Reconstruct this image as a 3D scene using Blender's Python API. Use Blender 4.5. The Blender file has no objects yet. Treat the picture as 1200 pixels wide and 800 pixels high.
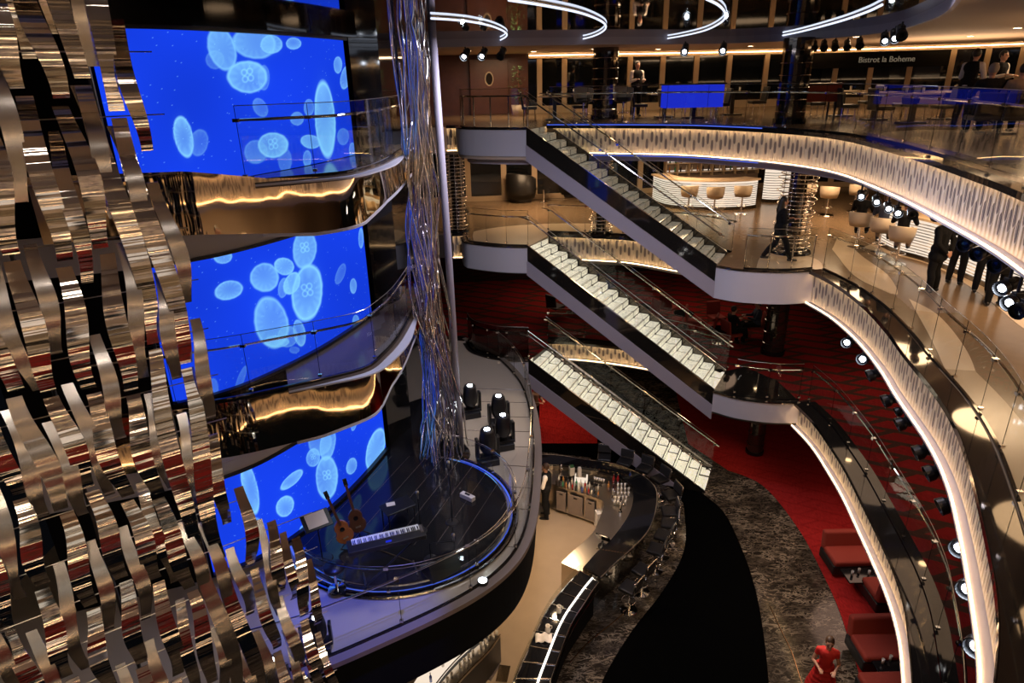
import bpy, bmesh, math, random
import numpy as np
from mathutils import Vector, Matrix
random.seed(7)
SC = bpy.context.scene
COL = SC.collection
PI = math.pi
# ------------------------------------------------------------------ camera
FPX = 775.0; TH = math.radians(21.8); RO = math.radians(-1.3); ZC = 1.38
_R0 = Vector((1,0,0)); _U0 = Vector((0,math.sin(TH),math.cos(TH))); FW = Vector((0,math.cos(TH),-math.sin(TH)))
RT = _R0*math.cos(RO)+_U0*math.sin(RO); UP = -_R0*math.sin(RO)+_U0*math.cos(RO)
cam_d = bpy.data.cameras.new('camera'); cam = bpy.data.objects.new('camera', cam_d); COL.objects.link(cam)
cam_d.sensor_width = 36; cam_d.lens = FPX*36/1200; cam_d.clip_start = .05; cam_d.clip_end = 300
M = Matrix((RT, UP, -FW)).transposed().to_4x4(); M.translation = Vector((0,0,ZC)); cam.matrix_world = M
SC.camera = cam
def ray(u,v): return FW+RT*((u-600)/FPX)-UP*((v-400)/FPX)
def at(u,v,z):
    d = ray(u,v); t = (z-ZC)/d.z
    return Vector((d.x*t, d.y*t, z))
def proj(p):
    q = Vector(p)-Vector((0,0,ZC)); w = q.dot(FW)
    return 600+FPX*q.dot(RT)/w, 400-FPX*q.dot(UP)/w
Z3, Z2, Z1, Z0 = 0.0, -3.4, -6.9, -10.3
# ------------------------------------------------------------------ materials
def new_mat(name):
    m = bpy.data.materials.new(name); m.use_nodes = True
    nt = m.node_tree; nt.nodes.clear()
    out = nt.nodes.new('ShaderNodeOutputMaterial')
    return m, nt, out
def pbr(name, col, rough=.5, metal=0., emis=None, es=0., bump=None, spec=.5, coat=0., var=0., vscale=8.):
    m, nt, out = new_mat(name)
    b = nt.nodes.new('ShaderNodeBsdfPrincipled'); nt.links.new(b.outputs[0], out.inputs[0])
    b.inputs['Base Color'].default_value = (*col,1); b.inputs['Roughness'].default_value = rough
    b.inputs['Metallic'].default_value = metal; b.inputs['Specular IOR Level'].default_value = spec
    b.inputs['Coat Weight'].default_value = coat
    if emis: b.inputs['Emission Color'].default_value = (*emis,1); b.inputs['Emission Strength'].default_value = es
    tc = None
    if bump or var:
        tc = nt.nodes.new('ShaderNodeTexCoord')
    if bump:
        sc_, st, stretch = bump
        mp = nt.nodes.new('ShaderNodeMapping'); mp.inputs['Scale'].default_value = stretch
        nt.links.new(tc.outputs['Object'], mp.inputs[0])
        n = nt.nodes.new('ShaderNodeTexNoise'); n.inputs['Scale'].default_value = sc_; n.inputs['Detail'].default_value = 2
        nt.links.new(mp.outputs[0], n.inputs['Vector'])
        bp = nt.nodes.new('ShaderNodeBump'); bp.inputs['Strength'].default_value = st; bp.inputs['Distance'].default_value = .02
        nt.links.new(n.outputs['Fac'], bp.inputs['Height']); nt.links.new(bp.outputs[0], b.inputs['Normal'])
    if var:
        n = nt.nodes.new('ShaderNodeTexNoise'); n.inputs['Scale'].default_value = vscale; n.inputs['Detail'].default_value = 4
        nt.links.new(tc.outputs['Object'], n.inputs['Vector'])
        mx = nt.nodes.new('ShaderNodeMix'); mx.data_type = 'RGBA'
        mx.inputs['A'].default_value = (*[c*(1-var) for c in col],1); mx.inputs['B'].default_value = (*[min(1,c*(1+var)) for c in col],1)
        nt.links.new(n.outputs['Fac'], mx.inputs['Factor']); nt.links.new(mx.outputs['Result'], b.inputs['Base Color'])
    return m
def emit(name, col, s):
    m, nt, out = new_mat(name)
    e = nt.nodes.new('ShaderNodeEmission'); e.inputs[0].default_value = (*col,1); e.inputs[1].default_value = s
    nt.links.new(e.outputs[0], out.inputs[0]); return m
def glass(name, tint=(.95,.97,.96), base=.015, rough=0.0):
    m, nt, out = new_mat(name)
    t = nt.nodes.new('ShaderNodeBsdfTransparent'); t.inputs[0].default_value = (*tint,1)
    g = nt.nodes.new('ShaderNodeBsdfGlossy'); g.inputs['Roughness'].default_value = rough
    X = NX(nt); lw = nt.nodes.new('ShaderNodeLayerWeight')
    fac = X.op('ADD', X.op('MULTIPLY', X.op('POWER', lw.outputs['Facing'], 4.0), .45), base)
    mx = nt.nodes.new('ShaderNodeMixShader')
    nt.links.new(fac, mx.inputs[0])
    nt.links.new(t.outputs[0], mx.inputs[1]); nt.links.new(g.outputs[0], mx.inputs[2]); nt.links.new(mx.outputs[0], out.inputs[0])
    return m
class NX:
    """small expression helper over math nodes"""
    def __init__(s, nt): s.nt = nt
    def op(s, o, a, b=None, c=None):
        n = s.nt.nodes.new('ShaderNodeMath'); n.operation = o
        for i, x in enumerate((a,b,c)):
            if x is None: continue
            if isinstance(x, (int,float)): n.inputs[i].default_value = x
            else: s.nt.links.new(x, n.inputs[i])
        return n.outputs[0]
def fascia_mat(name, col=(.62,.57,.50), slot=(.17,.155,.17), p=.135):
    m, nt, out = new_mat(name); X = NX(nt)
    b = nt.nodes.new('ShaderNodeBsdfPrincipled'); nt.links.new(b.outputs[0], out.inputs[0]); b.inputs['Roughness'].default_value = .45
    tc = nt.nodes.new('ShaderNodeTexCoord'); sp = nt.nodes.new('ShaderNodeSeparateXYZ'); nt.links.new(tc.outputs['UV'], sp.inputs[0])
    u, v = sp.outputs[0], sp.outputs[1]
    q = X.op('DIVIDE', u, p); k = X.op('ROUND', q); du = X.op('SUBTRACT', q, k)
    r = X.op('MODULO', X.op('ADD', k, 400), 2)
    cv = X.op('ADD', X.op('ADD', X.op('MULTIPLY', r, .22), .42), X.op('MULTIPLY', X.op('SINE', X.op('MULTIPLY', k, 1.9)), .07))
    hl = X.op('DIVIDE', X.op('SUBTRACT', v, cv), .20)
    d = X.op('ADD', X.op('POWER', X.op('ABSOLUTE', X.op('DIVIDE', du, .29)), 2), X.op('POWER', X.op('ABSOLUTE', hl), 4))
    mask = X.op('SUBTRACT', 1, X.op('MINIMUM', 1, X.op('MAXIMUM', 0, X.op('MULTIPLY', X.op('SUBTRACT', d, .55), 1.6))))
    ridge = X.op('MULTIPLY', X.op('COSINE', X.op('MULTIPLY', u, 2*PI/p)), .5)
    fade = X.op('SUBTRACT', 1, X.op('POWER', X.op('ABSOLUTE', X.op('SUBTRACT', X.op('MULTIPLY', v, 2), 1)), 6))
    h = X.op('SUBTRACT', X.op('MULTIPLY', ridge, fade), X.op('MULTIPLY', mask, 1.0))
    bp = nt.nodes.new('ShaderNodeBump'); bp.inputs['Strength'].default_value = 1.0; bp.inputs['Distance'].default_value = .06
    nt.links.new(h, bp.inputs['Height']); nt.links.new(bp.outputs[0], b.inputs['Normal'])
    mx = nt.nodes.new('ShaderNodeMix'); mx.data_type = 'RGBA'; mx.inputs['A'].default_value = (*col,1); mx.inputs['B'].default_value = (*slot,1)
    nt.links.new(mask, mx.inputs['Factor']); nt.links.new(mx.outputs['Result'], b.inputs['Base Color'])
    return m
def marble_mat():
    m, nt, out = new_mat('dark_marble'); X = NX(nt)
    b = nt.nodes.new('ShaderNodeBsdfPrincipled'); nt.links.new(b.outputs[0], out.inputs[0]); b.inputs['Roughness'].default_value = .14
    tc = nt.nodes.new('ShaderNodeTexCoord')
    def noise(sc, st, rot, dist, det=4):
        mp = nt.nodes.new('ShaderNodeMapping'); mp.inputs['Scale'].default_value = st; mp.inputs['Rotation'].default_value = (0,0,rot); nt.links.new(tc.outputs['Object'], mp.inputs[0])
        n = nt.nodes.new('ShaderNodeTexNoise'); n.inputs['Scale'].default_value = sc; n.inputs['Detail'].default_value = det; n.inputs['Distortion'].default_value = dist
        nt.links.new(mp.outputs[0], n.inputs['Vector']); return n.outputs['Fac']
    def vein(f, k): return X.op('MAXIMUM', 0, X.op('SUBTRACT', 1, X.op('MULTIPLY', X.op('ABSOLUTE', X.op('SUBTRACT', f, .5)), k)))
    v1 = vein(noise(2.2,(1,2.4,1),.25,1.2), 26); v2 = vein(noise(3.4,(1,2.0,1),-.5,1.6), 30); mask = noise(1.6,(1,1.6,1),.2,.3,2); cloud = noise(5,(1,2,1),.2,.5,6)
    mk = X.op('MINIMUM', 1, X.op('MAXIMUM', 0, X.op('MULTIPLY', X.op('SUBTRACT', mask, .42), 5)))
    f = X.op('ADD', X.op('MULTIPLY', X.op('MAXIMUM', v1, v2), X.op('ADD', X.op('MULTIPLY', mk, .75), .15)), X.op('MULTIPLY', X.op('MAXIMUM', 0, X.op('SUBTRACT', cloud, .5)), .55)); f = X.op('MINIMUM', 1, f)
    mx = nt.nodes.new('ShaderNodeMix'); mx.data_type = 'RGBA'; mx.inputs['A'].default_value = (.026,.019,.013,1); mx.inputs['B'].default_value = (.34,.27,.19,1)
    nt.links.new(f, mx.inputs['Factor']); nt.links.new(mx.outputs['Result'], b.inputs['Base Color'])
    return m
def carpet_mat(name, a, bcol, sc=.55, thr=.5, sharp=.04):
    m, nt, out = new_mat(name)
    b = nt.nodes.new('ShaderNodeBsdfPrincipled'); nt.links.new(b.outputs[0], out.inputs[0]); b.inputs['Roughness'].default_value = .95; b.inputs['Specular IOR Level'].default_value = .1
    tc = nt.nodes.new('ShaderNodeTexCoord'); mp = nt.nodes.new('ShaderNodeMapping'); mp.inputs['Scale'].default_value = (.7,1.6,1); mp.inputs['Rotation'].default_value = (0,0,.9)
    nt.links.new(tc.outputs['Object'], mp.inputs[0])
    n = nt.nodes.new('ShaderNodeTexBrick'); n.inputs['Scale'].default_value = sc; n.inputs['Mortar Size'].default_value = thr*.18; n.inputs['Mortar Smooth'].default_value = .3; n.inputs['Brick Width'].default_value = 1.1; n.inputs['Row Height'].default_value = .55
    nt.links.new(mp.outputs[0], n.inputs['Vector'])
    cr = nt.nodes.new('ShaderNodeValToRGB'); e = cr.color_ramp.elements
    e[0].position = thr; e[0].color = (*a,1); e[1].position = thr+sharp; e[1].color = (*bcol,1)
    n2 = nt.nodes.new('ShaderNodeTexNoise'); n2.inputs['Scale'].default_value = 60
    mp2 = nt.nodes.new('ShaderNodeMapping'); mp2.inputs['Scale'].default_value = (1.6,.12,1); nt.links.new(tc.outputs['Object'], mp2.inputs[0]); nt.links.new(mp2.outputs[0], n2.inputs['Vector'])
    mr = nt.nodes.new('ShaderNodeMapRange'); mr.inputs['From Min'].default_value = .3; mr.inputs['From Max'].default_value = .7; mr.inputs['To Min'].default_value = .55; mr.inputs['To Max'].default_value = 1.3
    nt.links.new(n2.outputs['Fac'], mr.inputs[0])
    mx = nt.nodes.new('ShaderNodeMix'); mx.data_type = 'RGBA'; mx.blend_type = 'MULTIPLY'; mx.inputs['Factor'].default_value = 1
    nt.links.new(n.outputs['Fac'], cr.inputs[0]); nt.links.new(cr.outputs[0], mx.inputs['A']); nt.links.new(mr.outputs[0], mx.inputs['B'])
    nt.links.new(mx.outputs['Result'], b.inputs['Base Color'])
    return m
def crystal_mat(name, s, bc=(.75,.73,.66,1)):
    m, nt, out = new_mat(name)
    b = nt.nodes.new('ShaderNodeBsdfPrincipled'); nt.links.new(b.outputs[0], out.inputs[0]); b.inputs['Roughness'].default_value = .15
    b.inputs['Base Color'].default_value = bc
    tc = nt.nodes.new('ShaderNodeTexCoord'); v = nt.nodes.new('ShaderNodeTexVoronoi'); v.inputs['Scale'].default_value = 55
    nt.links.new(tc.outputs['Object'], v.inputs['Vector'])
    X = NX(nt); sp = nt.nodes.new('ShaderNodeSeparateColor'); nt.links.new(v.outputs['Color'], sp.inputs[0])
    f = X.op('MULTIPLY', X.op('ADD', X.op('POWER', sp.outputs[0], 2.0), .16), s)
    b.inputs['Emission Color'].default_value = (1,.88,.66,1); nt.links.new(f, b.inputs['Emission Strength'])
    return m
MT = {}
MT['white_plaster'] = pbr('white_plaster', (.58,.56,.62), .35)
MT['lilac'] = pbr('lilac_plaster', (.40,.36,.42), .45)
MT['fascia'] = fascia_mat('rippled_panel')
MT['chrome'] = pbr('chrome', (.86,.82,.77), .10, 1)
MT['steel'] = pbr('brushed_steel', (.60,.54,.46), .28, 1)
MT['strip_mirror'] = pbr('mirror_strip', (.74,.73,.74), .06, 1, bump=(1.0,.30,(0,0,11)))
MT['strip_brushed'] = pbr('brushed_strip', (.60,.59,.60), .2, 1, bump=(1.0,.12,(0,0,5)))
MT['gold_mirror'] = pbr('bronze_mirror', (.80,.64,.44), .035, 1, bump=(1.6,.35,(1,1,.5)))
MT['gold'] = pbr('brass', (.55,.38,.2), .25, 1)
MT['black_gloss'] = pbr('black_gloss', (.008,.008,.009), .06)
MT['black_mirror'] = pbr('black_mirror', (.10,.085,.07), .05, .85)
MT['black'] = pbr('black_matte', (.006,.006,.006), .8, spec=.1)
MT['black_plastic'] = pbr('black_plastic', (.012,.012,.014), .35)
MT['black_carpet'] = pbr('black_carpet', (.002,.002,.002), 1, spec=0)
MT['marble'] = marble_mat()
MT['red_carpet'] = carpet_mat('red_carpet', (.36,.018,.016), (.30,.014,.012), 1., .2)
MT['red_dark_carpet'] = carpet_mat('red_patterned_carpet', (.20,.010,.008), (.055,.022,.012), .8, .50, .3)
MT['tan_floor'] = pbr('tan_stone_floor', (.42,.31,.20), .22, var=.08, vscale=3)
MT['brown_floor'] = pbr('brown_stone_floor', (.20,.135,.08), .2, var=.15, vscale=5)
MT['cream_floor'] = pbr('cream_stone_floor', (.62,.48,.33), .2)
MT['ceiling'] = pbr('beige_ceiling', (.52,.40,.30), .6)
MT['ceil_dark'] = pbr('dark_ceiling', (.05,.04,.035), .4)
MT['disc'] = pbr('smoked_mirror', (.20,.17,.15), .03, 1)
MT['stage'] = pbr('stage_floor', (.012,.012,.014), .12)
MT['ring_floor'] = pbr('greige_mirror_floor', (.58,.48,.37), .08, .15, bump=(1.3,.10,(1,1,1)))
MT['walk_floor'] = pbr('brown_walkway', (.13,.095,.075), .15)
MT['wood'] = pbr('dark_wood', (.09,.03,.015), .35, var=.4, vscale=4)
MT['rimwood'] = pbr('taupe_trim', (.22,.17,.14), .4)
MT['glass'] = glass('clear_glass')
MT['smoke_glass'] = glass('smoked_glass', (.5,.46,.44), .04)
MT['window'] = pbr('night_window', (.004,.005,.006), .04, spec=.8)
MT['mullion'] = pbr('mullion', (.42,.31,.2), .5)
MT['led_warm'] = emit('warm_led', (1,.60,.27), 19)
MT['led_white'] = emit('white_led', (1,.9,.8), 2.6)
MT['led_blue'] = emit('blue_led', (.10,.18,1), .8)
MT['led_ring'] = emit('cool_white_led', (.72,.8,1), 1.5)
MT['lamp'] = emit('lamp_glow', (1,.9,.75), 30)
MT['lamp_cool'] = emit('cool_lamp_glow', (.8,.88,1), 40)
MT['lamp_warm'] = emit('warm_lamp_glow', (1,.68,.38), 22)
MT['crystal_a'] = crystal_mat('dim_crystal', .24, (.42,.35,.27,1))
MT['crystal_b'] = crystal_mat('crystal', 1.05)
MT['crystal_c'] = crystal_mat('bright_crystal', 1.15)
MT['counter_lit'] = emit('lit_panel', (1,.83,.66), .95)
MT['red_fabric'] = pbr('red_upholstery', (.26,.028,.014), .8, bump=(60,.3,(1,1,1)))
MT['cream_fabric'] = pbr('cream_leather', (.52,.42,.3), .4)
MT['black_leather'] = pbr('black_leather', (.012,.011,.011), .38)
MT['grey_leather'] = pbr('charcoal_leather', (.035,.034,.036), .4)
MT['paper'] = pbr('white_paper', (.75,.68,.66), .7)
MT['skin'] = pbr('skin', (.50,.26,.17), .5)
MT['hair_dark'] = pbr('dark_hair', (.012,.008,.006), .5)
MT['hair_brown'] = pbr('brown_hair', (.06,.03,.015), .5)
MT['hair_grey'] = pbr('grey_hair', (.25,.2,.17), .6)
MT['cloth_black'] = pbr('black_cloth', (.008,.008,.009), .85, spec=.2)
MT['cloth_white'] = pbr('white_cloth', (.72,.66,.60), .8)
MT['cloth_red'] = pbr('red_cloth', (.62,.02,.015), .7)
MT['cloth_navy'] = pbr('navy_cloth', (.03,.04,.07), .8)
MT['cloth_khaki'] = pbr('khaki_cloth', (.26,.18,.11), .85)
MT['cloth_taupe'] = pbr('taupe_cloth', (.25,.17,.12), .85)
MT['eye'] = pbr('eye_dark', (.01,.008,.008), .2)
MT['lip'] = pbr('lip', (.36,.1,.08), .5)
MT['guitar_wood'] = pbr('amber_guitar_wood', (.32,.1,.03), .2)
MT['green'] = pbr('green_plant', (.03,.10,.03), .7)
MT['bottle_red'] = pbr('red_bottle', (.35,.02,.02), .1, spec=.8)
MT['bottle_dark'] = pbr('dark_bottle', (.015,.012,.012), .06, spec=.8)
MT['bottle_blue'] = pbr('blue_bottle', (.03,.06,.3), .08, spec=.8)
MT['bottle_amber'] = pbr('amber_bottle', (.38,.16,.04), .08, spec=.8)
MT['bottle_clear'] = pbr('pale_glassware', (.6,.55,.48), .08, spec=.8)
MT['bottle_green'] = pbr('green_bottle', (.04,.2,.1), .08, spec=.8)
MT['orange'] = pbr('orange_fruit', (.75,.2,.04), .5)
MT['screen_blue'] = emit('small_screen_blue', (.02,.04,.9), .65)  # keyboard display, and the added block imitating the video screens' reflection
MT['key_white'] = pbr('ivory_keys', (.8,.8,.82), .3)
# ------------------------------------------------------------------ mesh building
class MB:
    def __init__(s): s.v = []; s.f = []; s.uv = None
    def add(s, vs, fs):
        n = len(s.v); s.v += [tuple(v) for v in vs]; s.f += [tuple(i+n for i in f) for f in fs]; return s
    def box(s, c, d, rz=0, rx=0, ry=0):
        x,y,z = d[0]/2,d[1]/2,d[2]/2
        R = Matrix.Rotation(rz,3,'Z') @ Matrix.Rotation(ry,3,'Y') @ Matrix.Rotation(rx,3,'X')
        vs = [Vector(c)+R@Vector((a*x,b*y,e*z)) for a in (-1,1) for b in (-1,1) for e in (-1,1)]
        return s.add(vs, [(0,1,3,2),(4,6,7,5),(0,4,5,1),(2,3,7,6),(0,2,6,4),(1,5,7,3)])
    def tube(s, pts, r, n=8, closed=False, caps=True):
        pts = [Vector(p) for p in pts]; m = len(pts); rs = r if isinstance(r,(list,tuple)) else [r]*m
        vs = []; fs = []; prev = None
        for i,p in enumerate(pts):
            a = pts[(i-1)%m] if (closed or i>0) else p; b = pts[(i+1)%m] if (closed or i<m-1) else p
            t = (b-a); t = t.normalized() if t.length>1e-9 else Vector((0,0,1))
            if prev is None: ref = Vector((0,0,1)) if abs(t.z)<.9 else Vector((1,0,0)); nx = t.cross(ref).normalized()
            else:
                nx = prev-t*prev.dot(t); nx = nx.normalized() if nx.length>1e-6 else t.orthogonal().normalized()
            prev = nx; ny = t.cross(nx)
            for k in range(n):
                a_ = 2*PI*k/n; vs.append(p+(nx*math.cos(a_)+ny*math.sin(a_))*rs[i])
        for i in range(m if closed else m-1):
            j = (i+1)%m
            for k in range(n): fs.append((i*n+k, i*n+(k+1)%n, j*n+(k+1)%n, j*n+k))
        if caps and not closed: fs.append(tuple(range(n))[::-1]); fs.append(tuple((m-1)*n+k for k in range(n)))
        return s.add(vs, fs)
    def cyl(s, a, b, r, n=12): return s.tube([a,b], r, n)
    def lathe(s, prof, c=(0,0,0), n=16, a0=0, a1=2*PI):
        full = abs(a1-a0-2*PI)<1e-6; k = n if full else n+1; vs = []; fs = []
        for r,z in prof:
            for i in range(k):
                a = a0+(a1-a0)*i/n; vs.append((c[0]+r*math.cos(a), c[1]+r*math.sin(a), c[2]+z))
        for j in range(len(prof)-1):
            for i in range(n):
                i2 = (i+1)%k; fs.append((j*k+i, j*k+i2, (j+1)*k+i2, (j+1)*k+i))
        return s.add(vs, fs)
    def prism(s, poly, z0, z1):
        n = len(poly); a = sum(poly[i][0]*poly[(i+1)%n][1]-poly[(i+1)%n][0]*poly[i][1] for i in range(n))
        if a < 0: poly = poly[::-1]
        vs = [(p[0],p[1],z0) for p in poly]+[(p[0],p[1],z1) for p in poly]
        fs = [tuple(range(n))[::-1], tuple(range(n,2*n))]+[(i,(i+1)%n,n+(i+1)%n,n+i) for i in range(n)]
        return s.add(vs, fs)
    def wall(s, pts, z0, z1, th=.03):
        """vertical sheet along plan polyline, thickness to the right-hand side; z0/z1 numbers or lists"""
        m = len(pts); P = [Vector((p[0],p[1])) for p in pts]; Z0 = z0 if isinstance(z0,(list,tuple)) else [z0]*m; Z1 = z1 if isinstance(z1,(list,tuple)) else [z1]*m
        Q = offset(P, th); vs = []; fs = []
        for i in range(m): vs += [(*P[i],Z0[i]),(*P[i],Z1[i]),(*Q[i],Z1[i]),(*Q[i],Z0[i])]
        for i in range(m-1):
            a,b = i*4,i*4+4
            for k in range(4): fs.append((a+k, b+k, b+(k+1)%4, a+(k+1)%4))
        fs += [(0,1,2,3),((m-1)*4+3,(m-1)*4+2,(m-1)*4+1,(m-1)*4)]
        return s.add(vs, fs)
    def build(s, name, mat, parent=None, smooth=False, bevel=0, seg=2, fixn=True):
        me = bpy.data.meshes.new(name); me.from_pydata(s.v, [], s.f); me.validate()
        if fixn or bevel:
            bm = bmesh.new(); bm.from_mesh(me)
            big = [f for f in bm.faces if len(f.verts)>4]
            if big: bmesh.ops.triangulate(bm, faces=big)
            bmesh.ops.recalc_face_normals(bm, faces=bm.faces); bm.to_mesh(me); bm.free()
        me.materials.append(MT[mat] if isinstance(mat,str) else mat)
        o = bpy.data.objects.new(name, me); COL.objects.link(o)
        if smooth:
            for p in me.polygons: p.use_smooth = True
        if bevel:
            md = o.modifiers.new('bevel','BEVEL'); md.width = bevel; md.segments = seg; md.limit_method = 'ANGLE'
        if parent: o.parent = parent
        return o
def offset(P, d):
    P = [Vector((p[0],p[1])) for p in P]; out = []
    for i in range(len(P)):
        a = P[max(i-1,0)]; b = P[min(i+1,len(P)-1)]; t = (b-a).normalized(); out.append(P[i]+Vector((t.y,-t.x))*d)
    return out
def crom(pts, step=.15):
    P = [Vector(p) for p in pts]; out = []
    for i in range(len(P)-1):
        p0 = P[i-1] if i>0 else P[i]*2-P[i+1]; p1,p2 = P[i],P[i+1]; p3 = P[i+2] if i+2<len(P) else P[i+1]*2-P[i]
        n = max(2,int((p2-p1).length/step))
        for k in range(n):
            t = k/n; out.append(.5*((2*p1)+(p2-p0)*t+(2*p0-5*p1+4*p2-p3)*t*t+(3*p1-p0-3*p2+p3)*t**3))
    out.append(P[-1]); return out
def smooth_curve(P, it=6):
    P = [Vector(p) for p in P]
    for _ in range(it): P = [P[0]]+[(P[i-1]+P[i]*2+P[i+1])/4 for i in range(1,len(P)-1)]+[P[-1]]
    return P
def tag(o, label, cat, group=None, kind=None):
    if label: o['label'] = label
    if cat: o['category'] = cat
    if group: o['group'] = group
    if kind: o['kind'] = kind
    return o
def empty(name, loc=(0,0,0), rz=0, label=None, cat=None, group=None):
    o = bpy.data.objects.new(name, None); COL.objects.link(o); o.empty_display_size = .1
    o.location = loc; o.rotation_euler = (0,0,rz)
    if label: tag(o, label, cat, group)
    return o
def struct(o): o['kind'] = 'structure'; return o
def copy_tree(o, loc=None, rz=None, label=None, scale=None, parent=None):
    c = o.copy(); COL.objects.link(c)
    if parent: c.parent = parent
    for ch in list(o.children): copy_tree(ch, parent=c)
    if loc is not None: c.location = loc
    if rz is not None: c.rotation_euler = (0,0,rz)
    if scale: c.scale = (scale,)*3
    if label: c['label'] = label
    return c
def ribbon(pts, z0, z1, name, mat, parent=None, lean=0.):
    """UV mapped upright ribbon (u metres, v 0..1); a thin solid backing is given by the slab behind"""
    P = [Vector((p[0],p[1])) for p in pts]; n = len(P); m = len(P)
    Q = offset(P, lean); Z0 = z0 if isinstance(z0,(list,tuple)) else [z0]*m; Z1 = z1 if isinstance(z1,(list,tuple)) else [z1]*m
    vs = []; fs = []; L = [0]
    for i in range(1,n): L.append(L[-1]+(P[i]-P[i-1]).length)
    rows = 4
    for j in range(rows+1):
        t = j/rows
        for i in range(n): q = Q[i].lerp(P[i], t); vs.append((q.x,q.y,Z0[i]+(Z1[i]-Z0[i])*t))
    for j in range(rows):
        for i in range(n-1): a = j*n+i; fs.append((a,a+1,a+n+1,a+n))
    me = bpy.data.meshes.new(name); me.from_pydata(vs,[],fs)
    uv = me.uv_layers.new(name='UVMap')
    for l in me.loops:
        vi = l.vertex_index; uv.data[l.index].uv = (L[vi%n], (vi//n)/rows)
    me.materials.append(MT[mat]); o = bpy.data.objects.new(name, me); COL.objects.link(o)
    for p in me.polygons: p.use_smooth = True
    if parent: o.parent = parent
    return o
def at3(P, z): return [(p[0],p[1],z) for p in P]
# ================================================================== SETTING
E3 = smooth_curve(crom([(1.22,20.8),(2.65,20.36),(4.92,19.43),(5.99,18.4),(6.75,17.4),(7.32,16.17),(7.5,15),(7.38,13.6),(7.07,11.62),(6.66,9.8),(6.2,8.0),(5.6,6.3),(4.9,4.5),(3.8,2.4),(2.4,.9),(1.0,.35),(-.6,.25),(-2.5,.25),(-6,.25)]))
E2m = smooth_curve(crom([(1.22,21.4),(2.6,21.01),(3.84,20.56),(4.92,19.65),(5.7,18.9),(6.16,18.3)]),3)
E2r = smooth_curve(crom([(7.82,16.41),(7.95,15.2),(7.84,13.63),(7.54,12.08),(7.22,10.9),(6.81,9.2),(6.4,8.03),(5.9,6.97),(5.36,5.93),(4.76,4.85),(4.2,4.05),(3.4,3.1),(2,1.5),(0,.8),(-3,.7),(-6,.7)]),3)
E1m = smooth_curve(crom([(1.2,20.75),(2.29,20.56),(3.5,20.11),(4.64,19.53),(5.5,18.8),(6.28,17.9)]),3)
E1r = smooth_curve(crom([(7.7,15.82),(7.76,14.7),(7.64,13.39),(7.51,12.42),(7.29,11.3),(7.1,10.35),(6.86,9.3),(6.56,8.4),(6.24,7.72),(5.88,6.99),(5.3,6.0),(4.5,4.9),(3.4,3.6),(2,1.7),(0,.9),(-3,.8),(-6,.8)]),3)
LA3 = crom([(-1.52,21.1),(-1.38,20.45),(-1.0,20.05),(-.27,19.72),(.54,19.5)],.1)
LA2 = crom([(-1.52,21.1),(-1.40,20.5),(-1.12,20.2),(-.27,19.76),(.53,19.58)],.1)
LA1 = crom([(-1.57,20.6),(-1.38,20.0),(-1.08,19.62),(-.44,19.2),(.5,19.05)],.1)
LB2 = crom([(5.48,16.98),(5.95,16.6),(6.62,16.38),(7.2,16.32),(7.82,16.41)],.1)
LB1 = crom([(5.62,16.6),(6.1,16.2),(6.6,15.98),(7.1,15.85),(7.7,15.82)],.1)
ST3 = [(-4.5,21.9),(-1.9,21.76),(-1.52,21.75)]
FAR = [(24,2),(26,16),(24,30.5),(-4.5,30.5)]
def slab(name, edge, zt, th, top, label=None):
    poly = [tuple(p[:2]) for p in edge]
    clean = [poly[0]]
    for p in poly[1:]:
        if (Vector(p)-Vector(clean[-1])).length > .02: clean.append(p)
    o = struct(MB().prism(clean, zt-th, zt).build(name, top)); return o
up3 = ST3+LA3+[tuple(E3[0])]+E3+[(-6,-5),(24,-5),(26,16),(24,30.5),(-4.5,30.5)]
up2 = ST3+LA2+[(1.22,20.95)]+E2m+LB2+E2r+[(-6,-5),(24,-5)]+FAR[1:]
up1 = [(-4.5,21.9),(-1.9,21.1),(-1.57,21.0)]+LA1+[(1.2,20.4)]+E1m+LB1+E1r+[(-6,-5),(24,-5)]+FAR[1:]
slab('floor', up3, Z3, .05, 'brown_floor'); slab('ceiling', up3, Z3-.06, .78, 'ceiling')
slab('floor', up2, Z2, .05, 'brown_floor'); slab('ceiling', up2, Z2-.06, .78, 'ceil_dark')
slab('floor', up1, Z1, .05, 'red_dark_carpet'); slab('ceiling', up1, Z1-.06, .62, 'ceil_dark')
# ---- upper ceiling with its round opening and smoked mirror disc
DC = smooth_curve(crom([(-9,20.2),(-5,19.6),(-1.7,19.3),(2.5,19.9),(5.2,20.9),(6.8,21.1),(8.2,20.1),(8.85,18.2),(8.7,16),(8.0,14),(7.1,11.8),(6.04,9.78),(4.6,7.4),(3,5.2),(0,3.4),(-5,2.6)],.4),2)
struct(MB().prism([tuple(p) for p in DC]+[(-9,2),(-9,-5),(24,-5),(26,16),(24,31),(-9,31)], 2.2, 2.32).build('ceiling','ceiling'))
struct(MB().prism([tuple(p) for p in offset(DC,.0)]+[(-9,2.6)], 2.34, 2.40).build('ceiling','disc'))
struct(MB().wall(DC, 2.15, 2.36, .06).build('trim_1','lilac'))
D2 = offset(DC,.62)
struct(MB().wall([(24,-4.8),(-9,-4.8)], -7, 2.2, .1).build('wall_gallery','ceiling'))
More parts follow.
